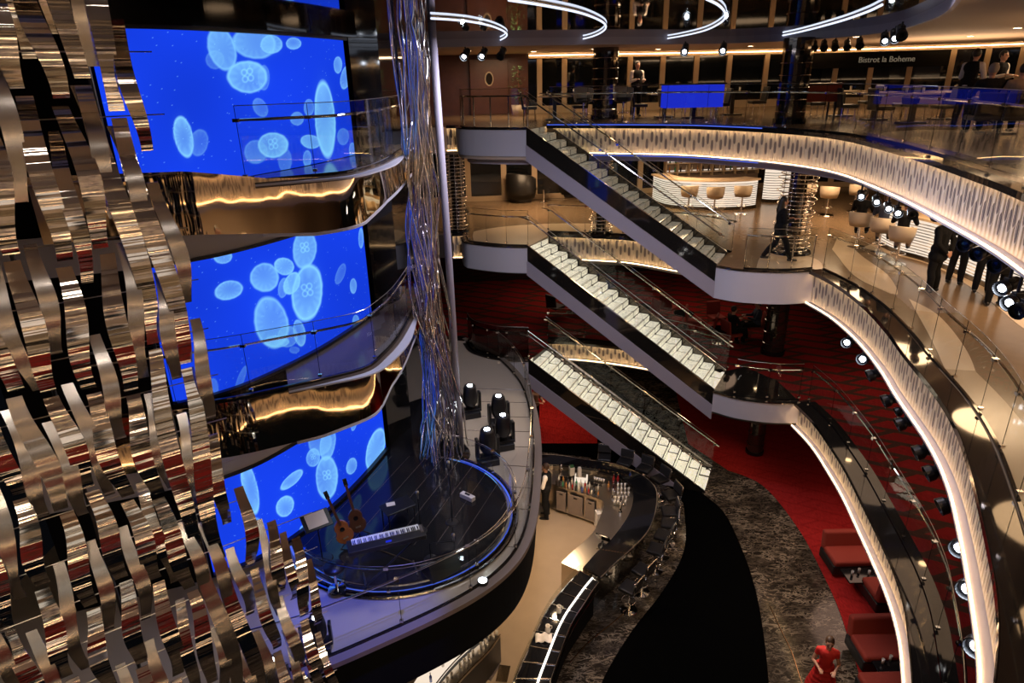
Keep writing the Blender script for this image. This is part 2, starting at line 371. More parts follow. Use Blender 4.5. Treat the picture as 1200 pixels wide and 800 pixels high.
# ---- white landing faces, rippled faces, ledges and LED coves
tn = [3]
def trim(mb, mat, **k):
    o = struct(mb.build('trim_%d'%tn[0], mat, **k)); tn[0] += 1; return o
def landing(curve, z, h):
    trim(MB().wall(curve, z-h, z-.0, .05), 'white_plaster', smooth=False)
    trim(MB().wall(offset(curve,-.03), z-.01, z+.025, .11), 'black_mirror')
def fascia(curve, z, h, name, ledge=.18, leds=True, hh=None):
    c = [Vector(p[:2]) for p in curve]
    struct(ribbon(offset(c,.05), z-h+.02, z-.03, name, 'fascia', lean=-.03))
    trim(MB().wall(offset(c,-ledge), z-.0, z+.02, ledge+.17), 'black_mirror')       # ledge along the edge
    trim(MB().wall(offset(c,.0), z-h-.03, z-h, .17), 'white_plaster')                # bottom lip
    trim(MB().wall(offset(c,.165), z-.068, z+.02, .012), 'black_mirror')
    if leds:
        a = offset(c,.145); MBt = MB().tube([(p.x,p.y,z-.048) for p in a], .011, 5)
        trim(MBt, 'led_warm'); MBb = MB().tube([(p.x,p.y,z-h+.014) for p in offset(c,.14)], .007, 5); trim(MBb, 'led_warm')
def soffit(curve, z, mat='lilac', inset=-.35, drop=.22):
    trim(MB().wall(offset(curve,inset), z-drop, z, .05), mat)
landing(LA3, Z3, .74); landing(LA2, Z2, .80); landing(LA1, Z1, .58)
landing(LB2, Z2, .86); landing(LB1, Z1, .60)
fascia(ST3[1:], Z3, .75, 'wall_fascia_top_stub'); fascia(ST3[1:], Z2, .8, 'wall_fascia_middle_stub'); fascia([(-1.9,21.1),(-1.57,21.0)], Z1, .6, 'wall_fascia_low_stub')
fascia(E3[:len(E3)-8], Z3, .78, 'wall_fascia_top')
fascia(E2m, Z2, .80, 'wall_fascia_middle_far'); fascia(E2r, Z2, .85, 'wall_fascia_middle')
fascia(E1m, Z1, .62, 'wall_fascia_low_far'); fascia(E1r, Z1, .68, 'wall_fascia_low')
soffit(E3[:len(E3)-20], Z3-.8); soffit(E2m, Z2-.8, 'ceiling'); soffit(E1m, Z1-.64, 'ceiling')
trim(MB().wall(offset(LA3,-.3), Z3-1.0, Z3-.74, .05), 'lilac')
# blue light line running on the top deck edge and under it
bl = offset([p for p in E3 if p[0] < 6.6 and p[1] > 17.3],.11)
trim(MB().tube([(p.x,p.y,Z3+.03) for p in bl], .012, 5), 'led_blue')
trim(MB().tube([(p.x,p.y,Z3-.83) for p in bl], .012, 5), 'led_blue')
# ---- inlays of cream stone
def inlay(poly, z, mat): return struct(MB().prism([tuple(p[:2]) for p in poly], z+.001, z+.006).build('floor', mat))
def pxpoly(pts, z, step=.3): return [tuple(p) for p in crom([tuple(at(u,v,z)[:2]) for u,v in pts], step)]
el = [(1.6+3.1*math.cos(a), 20.75+1.75*math.sin(a)) for a in np.linspace(0,PI,40)]
inlay([( -1.2,21.2)]+[(x if x>-1.2 else -1.2,y+.4) for x,y in el[::-1]]+[(4.6,20.4),(3.84,20.62),(2.6,21.06),(1.22,21.3),(1.22,20.97),(.53,19.62),(-.27,19.8),(-1.1,20.25)], Z2, 'cream_floor')
inlay(pxpoly([(885,318),(893,300),(920,296),(955,303),(963,316),(925,317),(885,318)], Z2, .2), Z2, 'cream_floor')
inlay(pxpoly([(975,292),(985,278),(1010,300),(1040,322),(1052,345),(1030,338),(1000,322),(975,292)], Z2, .2), Z2, 'cream_floor')
inlay(pxpoly([(1065,350),(1090,395),(1110,437),(1128,462),(1143,500),(1150,470),(1135,415),(1100,370),(1065,350)], Z2, .2), Z2, 'cream_floor')
inlay(pxpoly([(1010,290),(1090,310),(1150,345),(1200,385),(1230,390),(1230,340),(1180,300),(1100,262),(1010,290)], Z2, .3), Z2, 'cream_floor')
inlay(offset(E2r,-.2)[40:]+offset(E2r,-.75)[40:][::-1], Z2+.001, 'tan_floor')
inlay(list(LB1)+[(7.6,17.2),(7.0,18.2),(6.3,17.9)], Z1, 'black_mirror'); inlay(offset(E1r,-.2)+offset(E1r,-.42)[::-1], Z1, 'black_mirror')
# ---- walls and night windows at the back
WC = crom([(-4.5,27.6),(-1.8,27.8),(2,28.2),(8,29.3),(14,29.6),(19,27.5),(23,22),(24.5,14)],.8)
def on_wall(u, v=100):
    d = ray(u,v); k = d.x/d.y
    for a,b in zip(WC[:-1],WC[1:]):
        fa = a[0]-k*a[1]; fb = b[0]-k*b[1]
        if fa*fb <= 0: t = fa/(fa-fb+1e-9); return Vector(a).lerp(Vector(b),t), (Vector(b)-Vector(a)).normalized()
    return Vector(WC[-1]), Vector((0,-1))
i0 = min(range(len(WC)), key=lambda i: abs(WC[i][0]-1.4))
struct(MB().wall(WC[:i0+1], 0, 2.2, -.2).build('wall_back_wood','wood'))
w = struct(MB().wall(WC[i0:], .0, 2.2, -.06).build('window_1','window'))
for u in (632,661,700,737,775,814,852,895,935,976,1017,1062,1110,1150,1190):
    p,t = on_wall(u); MB().box((p.x,p.y,1.1),(.20,.16,2.2), rz=math.atan2(t.y,t.x)).build('mullion','mullion',w)
MB().wall(offset(WC[i0:],.05), .0, .28, .05).build('window_sill','mullion',w); MB().wall(offset(WC[i0:],.05), 2.02, 2.2, .08).build('window_header','mullion',w)
w = struct(MB().wall(WC, Z2, -.84, -.06).build('window_2','window'))
for u in (548,590,626,664,700,750,800,850,900,940,975,1015,1060,1110):
    p,t = on_wall(u,200); MB().box((p.x,p.y,(Z2-.84)/2),(.22,.16,2.5), rz=math.atan2(t.y,t.x)).build('mullion','mullion',w)
MB().wall(offset(WC,.05), Z2, Z2+.2, .05).build('window_sill','mullion',w); MB().wall(offset(WC,.05), -1.12, -.84, .08).build('window_header','mullion',w)
struct(MB().wall(WC, Z1, Z2-.84, -.1).build('wall_back_low','black_mirror'))
struct(MB().wall(WC, Z0, Z1-.68, -.1).build('wall_back_ground','black'))
trim(MB().tube([(p[0],p[1],2.12) for p in offset(WC[i0:],.30)], .014, 5), 'led_warm')
for k in range(0,len(WC)-2,1): pass
# ---- ground deck
struct(MB().prism([(-9,1),(26,1),(26,31),(-9,31)], Z0-.2, Z0).build('floor','marble'))
def up(poly, z, t, mat, name='floor'): return struct(MB().prism([tuple(p[:2]) for p in poly], z, z+t).build(name, mat))
blk = pxpoly([(560,300),(560,470),(640,500),(640,515),(720,540),(790,575),(803,612),(800,650),(775,695),(740,740),(705,800),(690,860)], Z0, .3)
blk = blk+pxpoly([(905,860),(897,760),(885,690),(868,640),(848,600),(822,577),(800,555),(780,500),(740,470),(700,440),(640,400)], Z0, .3)
up(blk, Z0+.002, .01, 'black_carpet')
red = pxpoly([(853,551),(885,563),(909,584),(939,625),(960,664),(981,709),(996,754),(1010,805),(1020,880)], Z0, .3)
up(red+[(16,6),(16,30),(8.2,30),(6.5,24),(5.9,19.5)], Z0+.003, .012, 'red_carpet')
up([at(u,v,Z0) for u,v in ((545,462),(600,445),(700,450),(700,520),(560,520))], Z0+.016, .01, 'red_carpet')
up([at(u,v,Z0) for u,v in ((530,530),(545,512),(640,506),(760,515),(800,560),(740,552),(690,536),(640,530))], Z0+.017, .008, 'black_carpet')
bf = [at(u,v,Z0) for u,v in ((560,560),(640,540),(730,560),(735,600),(700,640),(660,700),(620,760),(600,800),(580,850),(470,850),(480,700))]
up(bf, Z0+.004, .012, 'tan_floor')
# brass lines let into the marble
for L in ([(668,776),(690,752),(720,728),(737,713)], [(902,710),(915,738),(928,765),(936,790),(943,810)]):
    c = pxpoly(L, Z0, .2); trim(MB().tube([(p[0],p[1],Z0+.004) for p in c], .012, 5), 'gold')
for c in (blk,): trim(MB().tube([(p[0],p[1],Z0+.012) for p in blk[:60]], .012, 5), 'steel')
# ---- stage deck, ring floor and black face under it
SCN = (-2.3,11.25); SR = 2.13
RING = smooth_curve(crom([(-1.7,21),(-.6,19.6),(.2,17.6),(.46,15.75),(.5,14),(.42,12.5),(.25,10.9),(-.06,9.9),(-.6,9.2),(-1.26,8.68),(-2.2,8.1),(-3.3,7.5),(-5,6.9)][::-1],.15),6)
struct(MB().prism([tuple(p) for p in RING]+[(-9,21),(-9,6.9)], Z1-.10, Z1).build('floor','ring_floor'))
struct(MB().prism([tuple(p) for p in offset(RING,-.3)]+[(-8.9,20.7),(-8.9,7.3)], Z1-.95, Z1-.10).build('wall_ring_core','black'))
trim(MB().wall(RING, Z1-1.15, Z1-.06, .05), 'black')
trim(MB().wall(offset(RING,.0), Z1-.06, Z1+.03, .16), 'rimwood')
struct(MB().prism([(SCN[0]+SR*math.cos(a),SCN[1]+SR*math.sin(a)) for a in np.linspace(-PI*.86,PI*.47,60)]+[(-2.1,16),(-3.2,17),(-3.1,14),(-3.35,13),(-3.75,11.9),(-4.25,10.8)], Z1, Z1+.10).build('floor','stage'))
circ = [(SCN[0]+SR*math.cos(a),SCN[1]+SR*math.sin(a)) for a in np.linspace(-PI*.86,PI*.47,70)]
trim(MB().tube([(p[0],p[1],Z1+.10) for p in circ], .022, 6), 'chrome')
trim(MB().tube([(SCN[0]+(SR+.09)*math.cos(a),SCN[1]+(SR+.09)*math.sin(a),Z1+.05) for a in np.linspace(-PI*.86,PI*.47,70)], .02, 6), 'led_blue')
trim(MB().tube([(SCN[0]+(SR+.2)*math.cos(a),SCN[1]+(SR+.2)*math.sin(a),Z1+.03) for a in np.linspace(-PI*.86,PI*.47,70)], .035, 6), 'chrome')
for k in range(11):                                     # fine joints in the stage floor
    x = -4.3+k*.42; trim(MB().box((x,11.8,Z1+.101),(.004,3.4 if 1<k<10 else 1.2,.002), rz=-.35), 'rimwood')
for v in (455,470,487,504,522,545,570,595,640):         # joints across the ring floor
    a = at(541 if v<530 else 590,v,Z1); b = at(622 if v<620 else 612,v+2,Z1)
    if (a-b).length > .2: trim(MB().tube([a+Vector((0,0,.004)),b+Vector((0,0,.004))], .008, 4), 'chrome')
# ---- left curved video wall, bronze mirror balcony faces, ledges
W = smooth_curve(crom([(-7.5,8.8),(-5.6,9.5),(-4.8,10.0),(-4.25,10.75),(-3.75,11.75),(-3.38,12.8),(-3.12,13.74)],.05),4)
struct(MB().wall(W+[Vector((-2.9,15.2)),Vector((-2.7,17.5)),Vector((-2.9,21))], Z1, 4.2, -.15).build('wall_screen','black'))
struct(MB().wall([(-3.0,13.9),(-2.6,14.8),(-2.5,17.5),(-2.6,21)], Z1, 4.2, -.05).build('wall_screen_side','black_gloss'))
B2 = crom([(-6.4,9.0),(-5.4,9.35),(-4.54,9.62),(-3.6,10.1),(-3.1,10.38),(-2.56,10.76),(-2.36,11.33),(-2.2,12.2),(-2.12,13.6),(-2.09,15.8)],.1)
def zl(c, tbl):
    r = []
    for p in c:
        y = p[1]; r.append(float(np.interp(y, [a for a,_ in tbl], [b for _,b in tbl])))
    return r
t3 = zl(B2, [(9.0,.28),(9.6,.24),(10.1,.05),(10.5,0),(16,0)]); b3 = zl(B2, [(9,-.62),(9.6,-.66),(10.4,-.84),(11,-.80),(12,-.62),(16,-.4)])
t2 = zl(B2, [(9,-3.4),(16,-3.4)]); b2 = zl(B2, [(9,-4.36),(10.2,-4.38),(10.8,-4.25),(11.4,-4.0),(13,-3.8),(16,-3.75)])
struct(ribbon(B2, b3, t3, 'wall_mirror_top', 'gold_mirror', lean=.042)); struct(ribbon(B2, b2, t2, 'wall_mirror_middle', 'gold_mirror', lean=.042))
def thick(c, zb, zt, th, mat): trim(MB().wall(c, zb, zt, th), mat)
BR = [p for p in B2 if p[1] > 10.0]
for z,rise in ((Z3,.0),(Z2,0)):
    # walkway slab on the right of the bulge and its pale curved ledge
    o_ = offset(BR,.02); i_ = [(-3.15,13.74),(-3.4,12.8),(-3.76,11.75),(-4.1,10.95)]
    up([*o_,(-2.5,15.8)]+i_, z-.08, .08, 'walk_floor')
    lens = offset(BR,.02); k = len(BR)
    wid = [.02+.30*math.sin(PI*min(1,i/(k*.72)))**1.2 for i in range(k)]
    outer = [Vector(lens[i])+(Vector(offset(BR,1)[i])-Vector(BR[i])).normalized()*wid[i]*.55 for i in range(k)]
    up(list(lens)+outer[::-1], z-.05, .03, 'white_plaster', 'ceiling')
    thick(BR, [zz-.05 for zz in (b3 if z==Z3 else b2)[-k:]], (b3 if z==Z3 else b2)[-k:], .05, 'white_plaster')
# pale bulkheads seen under each mirror band and through the steel strips
struct(MB().wall([p for p in offset(W,.07) if p.y < 12.4], -1.12, -.55, .03).build('wall_bulkhead_top','white_plaster')); struct(MB().wall([p for p in offset(W,.07) if p.y < 12.4], -4.87, -4.2, .03).build('wall_bulkhead_low','white_plaster'))
struct(MB().wall(offset(W,.10)[:], 2.12, 2.42, .25).build('wall_beam','black_gloss'))
struct(MB().prism([(-9,4),(-4.6,8.6),(-4.2,10),(-3.2,12.3),(-2.6,14.5),(-1.9,19),(-9,21)], 2.40, 2.46).build('ceiling','black_gloss'))

# ================================================================== SCREENS
def ell(px, py, cx, cy, rx, ry, ang=0):
    c,s = math.cos(math.radians(ang)), math.sin(math.radians(ang)); x = px-cx; y = py-cy
    return np.sqrt(((x*c+y*s)/rx)**2+((-x*s+y*c)/ry)**2)
J = {
 's1': [(290,90,24,19,5,.9,1),(260,57,16,27,-18,.75,0),(252,70,11,11,0,.3,0),(298,50,26,19,10,.7,0),(318,52,13,11,0,.8,0),(344,51,9,7,0,.8,0),(309,91,7,15,0,.35,0),(396,76,5,10,0,.7,0),(405,91,6,14,10,.7,0),(305,126,8,12,-30,.4,0),(348,139,8,8,0,.55,0),(362,126,6,10,0,.5,0),(381,140,12,46,-4,.95,0),(320,170,18,15,0,.9,1),(300,178,14,14,-30,.4,0),(364,166,12,8,10,.8,0),(215,160,11,25,-12,.95,0),(233,167,11,16,10,.35,0),(360,186,5,10,0,.6,0),(402,160,7,10,0,.35,0),(413,176,4,9,0,.6,0),(334,188,8,14,0,.3,0)],
 's2': [(342,272,10,5,-20,.95,0),(357,292,14,23,5,.75,1),(261,300,11,9,0,.8,0),(268,340,17,11,-15,.85,0),(310,325,17,17,0,.8,0),(333,312,12,10,20,.9,0),(342,332,9,14,25,.95,0),(332,337,6,12,10,.5,0),(360,343,18,34,6,.95,2),(318,378,20,31,-12,.8,0),(337,394,12,13,0,.45,0),(351,390,7,16,-10,.75,0),(414,335,4,9,0,.65,0),(399,321,5,13,20,.3,0),(417,376,4,7,0,.6,0),(423,279,3,12,0,.7,0),(324,400,15,7,0,.7,0),(282,445,4,18,20,.3,0),(250,455,6,12,0,.3,0),(345,410,6,4,0,.3,0)],
 's3': [(375,517,14,17,0,.5,0),(384,520,9,20,10,.7,0),(367,536,8,11,10,.7,1),(383,559,13,26,0,.85,2),(342,562,17,6,-42,.9,0),(412,546,6,10,15,.75,0),(421,485,7,6,-30,.8,0),(415,497,3,8,15,.6,0),(440,526,10,26,15,.95,0),(334,593,10,13,25,.95,0),(293,572,9,32,-12,.95,0),(360,617,10,5,-30,.7,0),(300,620,10,14,0,.5,0),(435,477,4,5,0,.6,0)],
 's0': [(270,5,60,7,2,.9,0),(345,14,9,5,0,.8,0),(395,3,6,12,0,.8,0)]}
def screen(name, z0, z1, i0, i1, key, label):
    c = [Vector(p) for p in offset(W,.06)][i0:i1]; nu, nv = 330, 200
    L = [0]
    for a,b in zip(c[:-1],c[1:]): L.append(L[-1]+(b-a).length)
    xs = np.interp(np.linspace(0,L[-1],nu), L, [p.x for p in c]); ys = np.interp(np.linspace(0,L[-1],nu), L, [p.y for p in c]); zs = np.linspace(z0,z1,nv)
    X = np.tile(xs,nv); Y = np.tile(ys,nv); Z = np.repeat(zs,nu)
    P = np.stack([X,Y,Z-ZC],1); w = P@np.array(FW); pu = 600+FPX*(P@np.array(RT))/w; pv = 400-FPX*(P@np.array(UP))/w
    rg = np.random.RandomState(3); col = np.zeros((nu*nv,3)); col[:] = (.008,.05,.80)
    g = np.sin(pu*.031+1)*np.cos(pv*.027)*.12; col *= (1+g)[:,None]
    for cx,cy,rx,ry,an,br,fl in J[key]:
        d = ell(pu,pv,cx,cy,rx,ry,an); d = d*(1+.014*np.sin(np.arctan2(pv-cy,pu-cx)*3+cx)+.008*np.sin(np.arctan2(pv-cy,pu-cx)*11+cy)); inside = np.clip((1.04-d)*9,0,1)
        tex = .55+.25*np.clip(d,0,1)**2+.16*np.sin((pu-cx)/rx*1.3+cx)*np.cos((pv-cy)/ry*1.7+cy)+.05*np.sin(np.arctan2(pv-cy,pu-cx)*13+cx)*(d>.5)
        rim = np.exp(-((d-.93)/.06)**2)*.35
        a = inside*np.clip(tex+rim,0,1)*br; jc = np.array((.22,.60,.98))
        if fl:
            r = min(rx,ry)*.25
            for k in range(4):
                e = ell(pu,pv,cx+r*math.cos(k*PI/2+.6)*1.0,cy-ry*.1+r*math.sin(k*PI/2+.6)*1.2,r*.8,r*.9); a = np.clip(a+np.exp(-((e-.8)/.22)**2)*.4,0,1)
        col = col*(1-a[:,None])+jc*a[:,None]*(1+.15*br)
        halo = np.exp(-np.clip(d-1,0,9)*6)*.05*br*(d>1); col += halo[:,None]*np.array((.1,.4,.4))
    st = rg.rand(nu*nv) > .9975; col[st] += (.1,.25,.2)
    fs = []
    for j in range(nv-1):
        b = j*nu; fs += [(b+i,b+i+1,b+nu+i+1,b+nu+i) for i in range(nu-1)]
    me = bpy.data.meshes.new(name); me.from_pydata(list(zip(X,Y,Z)),[],fs)
    ca = me.color_attributes.new('picture','FLOAT_COLOR','POINT'); buf = np.ones((nu*nv,4)); buf[:,:3] = np.clip(col,0,2); ca.data.foreach_set('color', buf.ravel())
    root = empty(name, (xs[nu//2],ys[nu//2],z0), 0, label, 'screen', 'curved video screens')
    me.materials.append(MT['screen']); o = bpy.data.objects.new('display', me); COL.objects.link(o); o.parent = root; me.transform(Matrix.Translation(-root.location))
    mb = MB()
    for za,zb in ((z0-.05,z0),(z1,z1+.05)):
        f = MB().wall(offset(c,-.01), za, zb, .1).build('screen_frame','black_plastic',root); f.data.transform(Matrix.Translation(-root.location))
    return root
m, nt, out = new_mat('screen_picture'); e = nt.nodes.new('ShaderNodeEmission'); a = nt.nodes.new('ShaderNodeAttribute'); a.attribute_name = 'picture'
nt.links.new(a.outputs['Color'], e.inputs[0]); e.inputs[1].default_value = 1.0; nt.links.new(e.outputs[0], out.inputs[0]); MT['screen'] = m
jA = next(i for i,p in enumerate(W) if p[1]>9.75)
screen('video_screen', 0.0, 2.08, jA-8, len(W), 's1', 'upper curved video screen showing pale jellyfish, one tall and narrow, above the first bronze band')
screen('video_screen', -3.33, -1.12, jA-8, len(W), 's2', 'middle curved video screen showing jellyfish between the two bronze mirror bands')
screen('video_screen', -6.74, -4.9, jA-8, len(W), 's3', 'lowest curved video screen showing jellyfish, standing behind the stage and guitars')
screen('video_screen', 2.52, 4.1, jA-8, len(W), 's0', 'topmost blue video screen, only its lower strip visible above the black beam')

# ================================================================== RAILINGS
def resamp(c, d):
    c = [Vector(p[:2]) for p in c]; L = [0]
    for a,b in zip(c[:-1],c[1:]): L.append(L[-1]+(b-a).length)
    n = max(1,round(L[-1]/d)); m = 6; q = []
    for i in range(n*m+1):
        s = L[-1]*i/(n*m); k = max(j for j in range(len(L)) if L[j] <= s+1e-9); k = min(k,len(c)-2)
        t = (s-L[k])/max(L[k+1]-L[k],1e-9); q.append(c[k].lerp(c[k+1],min(t,1)))
    return q, n, m
def railing(curve, z, label, group='glass balustrades', pane=1.15, h=1.08, rail=.88, post=False, mat='glass', railr=.022):
    q, n, m = resamp(curve, pane); root = empty('glass_railing', (q[0].x,q[0].y,z), 0, label, 'railing', group)
    T = Matrix.Translation(-root.location)
    def b(mb, nm, mt):
        o = mb.build(nm, mt, root); o.data.transform(T); return o
    for i in range(n):
        seg = q[i*m:(i+1)*m+1]; a = seg[0].lerp(seg[1],.04); e = seg[-1].lerp(seg[-2],.04)
        b(MB().wall([a]+seg[1:-1]+[e], z+.03, z+h, .012), 'glass_pane', mat)
    b(MB().wall(offset(q,-.015), z+.0, z+.05, .045), 'base_channel', 'black_mirror')
    b(MB().tube([(p.x,p.y,z+rail) for p in offset(q,-.05)], railr, 8), 'handrail', 'chrome')
    b(MB().tube([(p.x,p.y,z+h) for p in offset(q,.006)], .006, 4), 'glass_edge', 'steel')
    for i in range(n+1):
        p = q[i*m]; o = offset(q,-.02)[i*m]
        if post: b(MB().cyl((o.x,o.y,z),(o.x,o.y,z+rail),.018,8), 'post', 'chrome')
        else:
            b(MB().cyl((p.x,p.y,z+.04),(p.x,p.y,z+h),.005,4), 'pane_joint', 'black')
            b(MB().box((o.x,o.y,z+rail),(.08,.07,.05)), 'rail_clamp', 'chrome')
            b(MB().box((p.x,p.y,z+.10),(.06,.05,.04)), 'pane_clamp', 'chrome')
    return root
railing([p for p in offset(E3,-.2) if p.y > 6.2], Z3, 'long curved glass railing on the top deck edge over the lit rippled band')
railing(offset(LA3,-.12), Z3, 'short glass railing with posts on the top deck landing above the head of the stairs', post=True, pane=.55)
railing(offset(E2r,-.24), Z2, 'long curved glass railing at the middle deck edge in front of the standing people')
railing(offset(LA2,-.12), Z2, 'short glass railing on the white middle deck landing beside the chrome rod column', pane=.7)
railing(offset(E2m,-.2), Z2, 'glass railing on the middle deck behind the upper flight of stairs')
railing(offset(LB2,-.12)[7:], Z2, 'short glass railing with posts on the white landing by the walking woman', post=True, pane=.6)
railing(offset(E1r,-.22), Z1, 'long curved glass railing at the lower deck edge over the red armchairs')
railing(offset(LA1,-.12), Z1, 'short smoked glass railing on the lowest landing beside the chrome rod column', pane=.7, mat='smoke_glass')
railing(offset(E1m,-.2), Z1, 'glass railing on the lower deck behind the middle flight of stairs')
railing(offset(LB1,-.12)[5:], Z1, 'short glass railing on the white landing at the foot of the middle flight', pane=.8)
rb = [p for p in B2 if 9.95 < p[1] < 14.5]
railing(offset(rb,-.1), Z3, 'curved glass railing in front of the upper jellyfish screen', pane=1.1)
railing(offset([p for p in B2 if p[1] < 14.5],-.08), Z2, 'curved glass railing in front of the middle jellyfish screen', pane=1.1)
railing([p for p in offset(RING,-.04) if p.y < 19.2 and p.x > -4.4], Z1, 'tall clear glass railing round the rim of the stage ring over the bar', pane=1.3, h=.95, rail=.93, railr=.010)
railing([(SCN[0]+(SR+.14)*math.cos(a),SCN[1]+(SR+.14)*math.sin(a)) for a in np.linspace(PI*.44,-PI*.72,60)], Z1+.02, 'low curved glass railing hugging the round black stage', pane=1.6, h=.62, rail=.61, railr=.008)

# ================================================================== STAIRS
def stairs(A, B, zt, zb, cry, label, width=1.45, n=17):
    A = Vector(A); B = Vector(B); run = (B-A); L = run.length; t = run/L; nrm = Vector((-t.y,t.x)); H = zt-zb; rs = H/n; tr = L/n
    root = empty('staircase', (B.x,B.y,zb), math.atan2(t.y,t.x), label, 'stairs', 'flights of crystal stairs')
    # local: x along run measured from B (negative uphill), y away from viewer, z up
    def P(s, y, z): return (s-L, y, z)
    def para(y0, y1, lo, hi, nm, mat, s0=0., s1=L):
        vs = []
        for y in (y0,y1):
            for s,o in ((s0,lo),(s1,lo),(s1,hi),(s0,hi)): vs.append(P(s,y,H-H*s/L+o))
        fs = [(0,1,2,3),(7,6,5,4),(0,4,5,1),(1,5,6,2),(2,6,7,3),(3,7,4,0)]
        mb = MB().add(vs,fs); return mb.build(nm, mat, root)
    para(-.03,.03,-.42,.06,'mirror_stringer','black_mirror'); para(-.06,.02,-.86,-.42,'plaster_stringer','lilac')
    para(-.035,.0,.055,.075,'edge_trim','chrome'); para(width-.03,width+.03,-.5,.06,'mirror_stringer','black_mirror'); para(.02,width-.03,-.62,-.5,'soffit','lilac')
    para(width-.02,width+.02,.055,.075,'edge_trim','chrome')
    for i in range(n):
        z = H-rs*(i+1); s = tr*i
        MB().box(P(s+tr/2,.03+.42,z+.0),(tr-.035,.80,.035)).build('crystal_tread',cry,root,bevel=.004,seg=1)
        MB().box(P(s+tr/2,.03+1.13,z+.0),(tr-.06,.42,.035)).build('crystal_tread',cry,root,bevel=.004,seg=1)
        MB().box(P(s+tr/2,width/2,z-.04),(tr+.01,width-.08,.035)).build('tread_frame','black_mirror',root)
        MB().box(P(s+.008,.45,z+rs/2+.01),(.014,.80,rs-.05)).build('crystal_riser',cry,root)
        MB().box(P(s+.008,1.13,z+rs/2+.01),(.014,.42,rs-.05)).build('crystal_riser',cry,root)
        MB().box(P(s+tr-.012,.45,z+.020),(.016,.82,.008)).build('nosing','chrome',root)
    for y in (0, width):
        k = 5
        for i in range(k):
            s0 = L*i/k+.02; s1 = L*(i+1)/k-.02
            para(y-.006,y+.006,.08,1.0,'glass_pane','glass',s0,s1)
        sl = [P(s,y-.04 if y==0 else y+.04,H-H*s/L+.88) for s in np.linspace(-.25,L+.12,24)]
        sl[0] = (sl[0][0],sl[0][1],H+.9); MB().tube(sl,.022,8).build('handrail','chrome',root)
        for i in range(k+1):
            s = L*i/k; MB().box(P(s,y,H-H*s/L+.86),(.07,.1,.05)).build('rail_clamp','chrome',root)
        MB().tube([P(0,y,H+1.0),P(L,y,1.0)],.006,4).build('glass_edge','steel',root)
    return root
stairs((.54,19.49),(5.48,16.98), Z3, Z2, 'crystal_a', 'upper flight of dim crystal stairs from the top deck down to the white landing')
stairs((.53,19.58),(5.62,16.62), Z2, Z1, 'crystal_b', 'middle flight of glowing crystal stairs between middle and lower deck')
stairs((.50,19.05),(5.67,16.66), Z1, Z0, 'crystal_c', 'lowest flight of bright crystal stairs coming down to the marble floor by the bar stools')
# ================================================================== PEOPLE
def sph(mb, c, r, n=10, sq=(1,1,1)):
    vs = []; fs = []; m = n//2+2
    for j in range(m+1):
        th = PI*j/m
        for i in range(n):
            a = 2*PI*i/n; vs.append((c[0]+sq[0]*r*math.sin(th)*math.cos(a), c[1]+sq[1]*r*math.sin(th)*math.sin(a), c[2]+sq[2]*r*math.cos(th)))
    for j in range(m):
        for i in range(n): fs.append((j*n+i, (j+1)*n+i, (j+1)*n+(i+1)%n, j*n+(i+1)%n))
    mb.add(vs, fs)
def caps(mb, a, b, ra, rb=None, n=10):
    rb = ra if rb is None else rb
    a = Vector(a); b = Vector(b); sph(mb, a, ra, n); sph(mb, b, rb, n); mb.tube([a,b],[ra,rb],n)
def remesh(mb, name, mat, parent, vox=.012, sm=2):
    me = bpy.data.meshes.new(name); me.from_pydata(mb.v,[],mb.f); t = bpy.data.objects.new('t', me); COL.objects.link(t)
    md = t.modifiers.new('r','REMESH'); md.mode = 'VOXEL'; md.voxel_size = vox
    s_ = t.modifiers.new('s','SMOOTH'); s_.iterations = sm; s_.factor = .5
    dg = bpy.context.evaluated_depsgraph_get(); dg.update()
    m2 = bpy.data.meshes.new_from_object(t.evaluated_get(dg)); m2.name = name
    bpy.data.objects.remove(t); bpy.data.meshes.remove(me)
    m2.materials.clear(); m2.materials.append(MT[mat])
    for p in m2.polygons: p.use_smooth = True
    o = bpy.data.objects.new(name, m2); COL.objects.link(o); o.parent = parent; return o
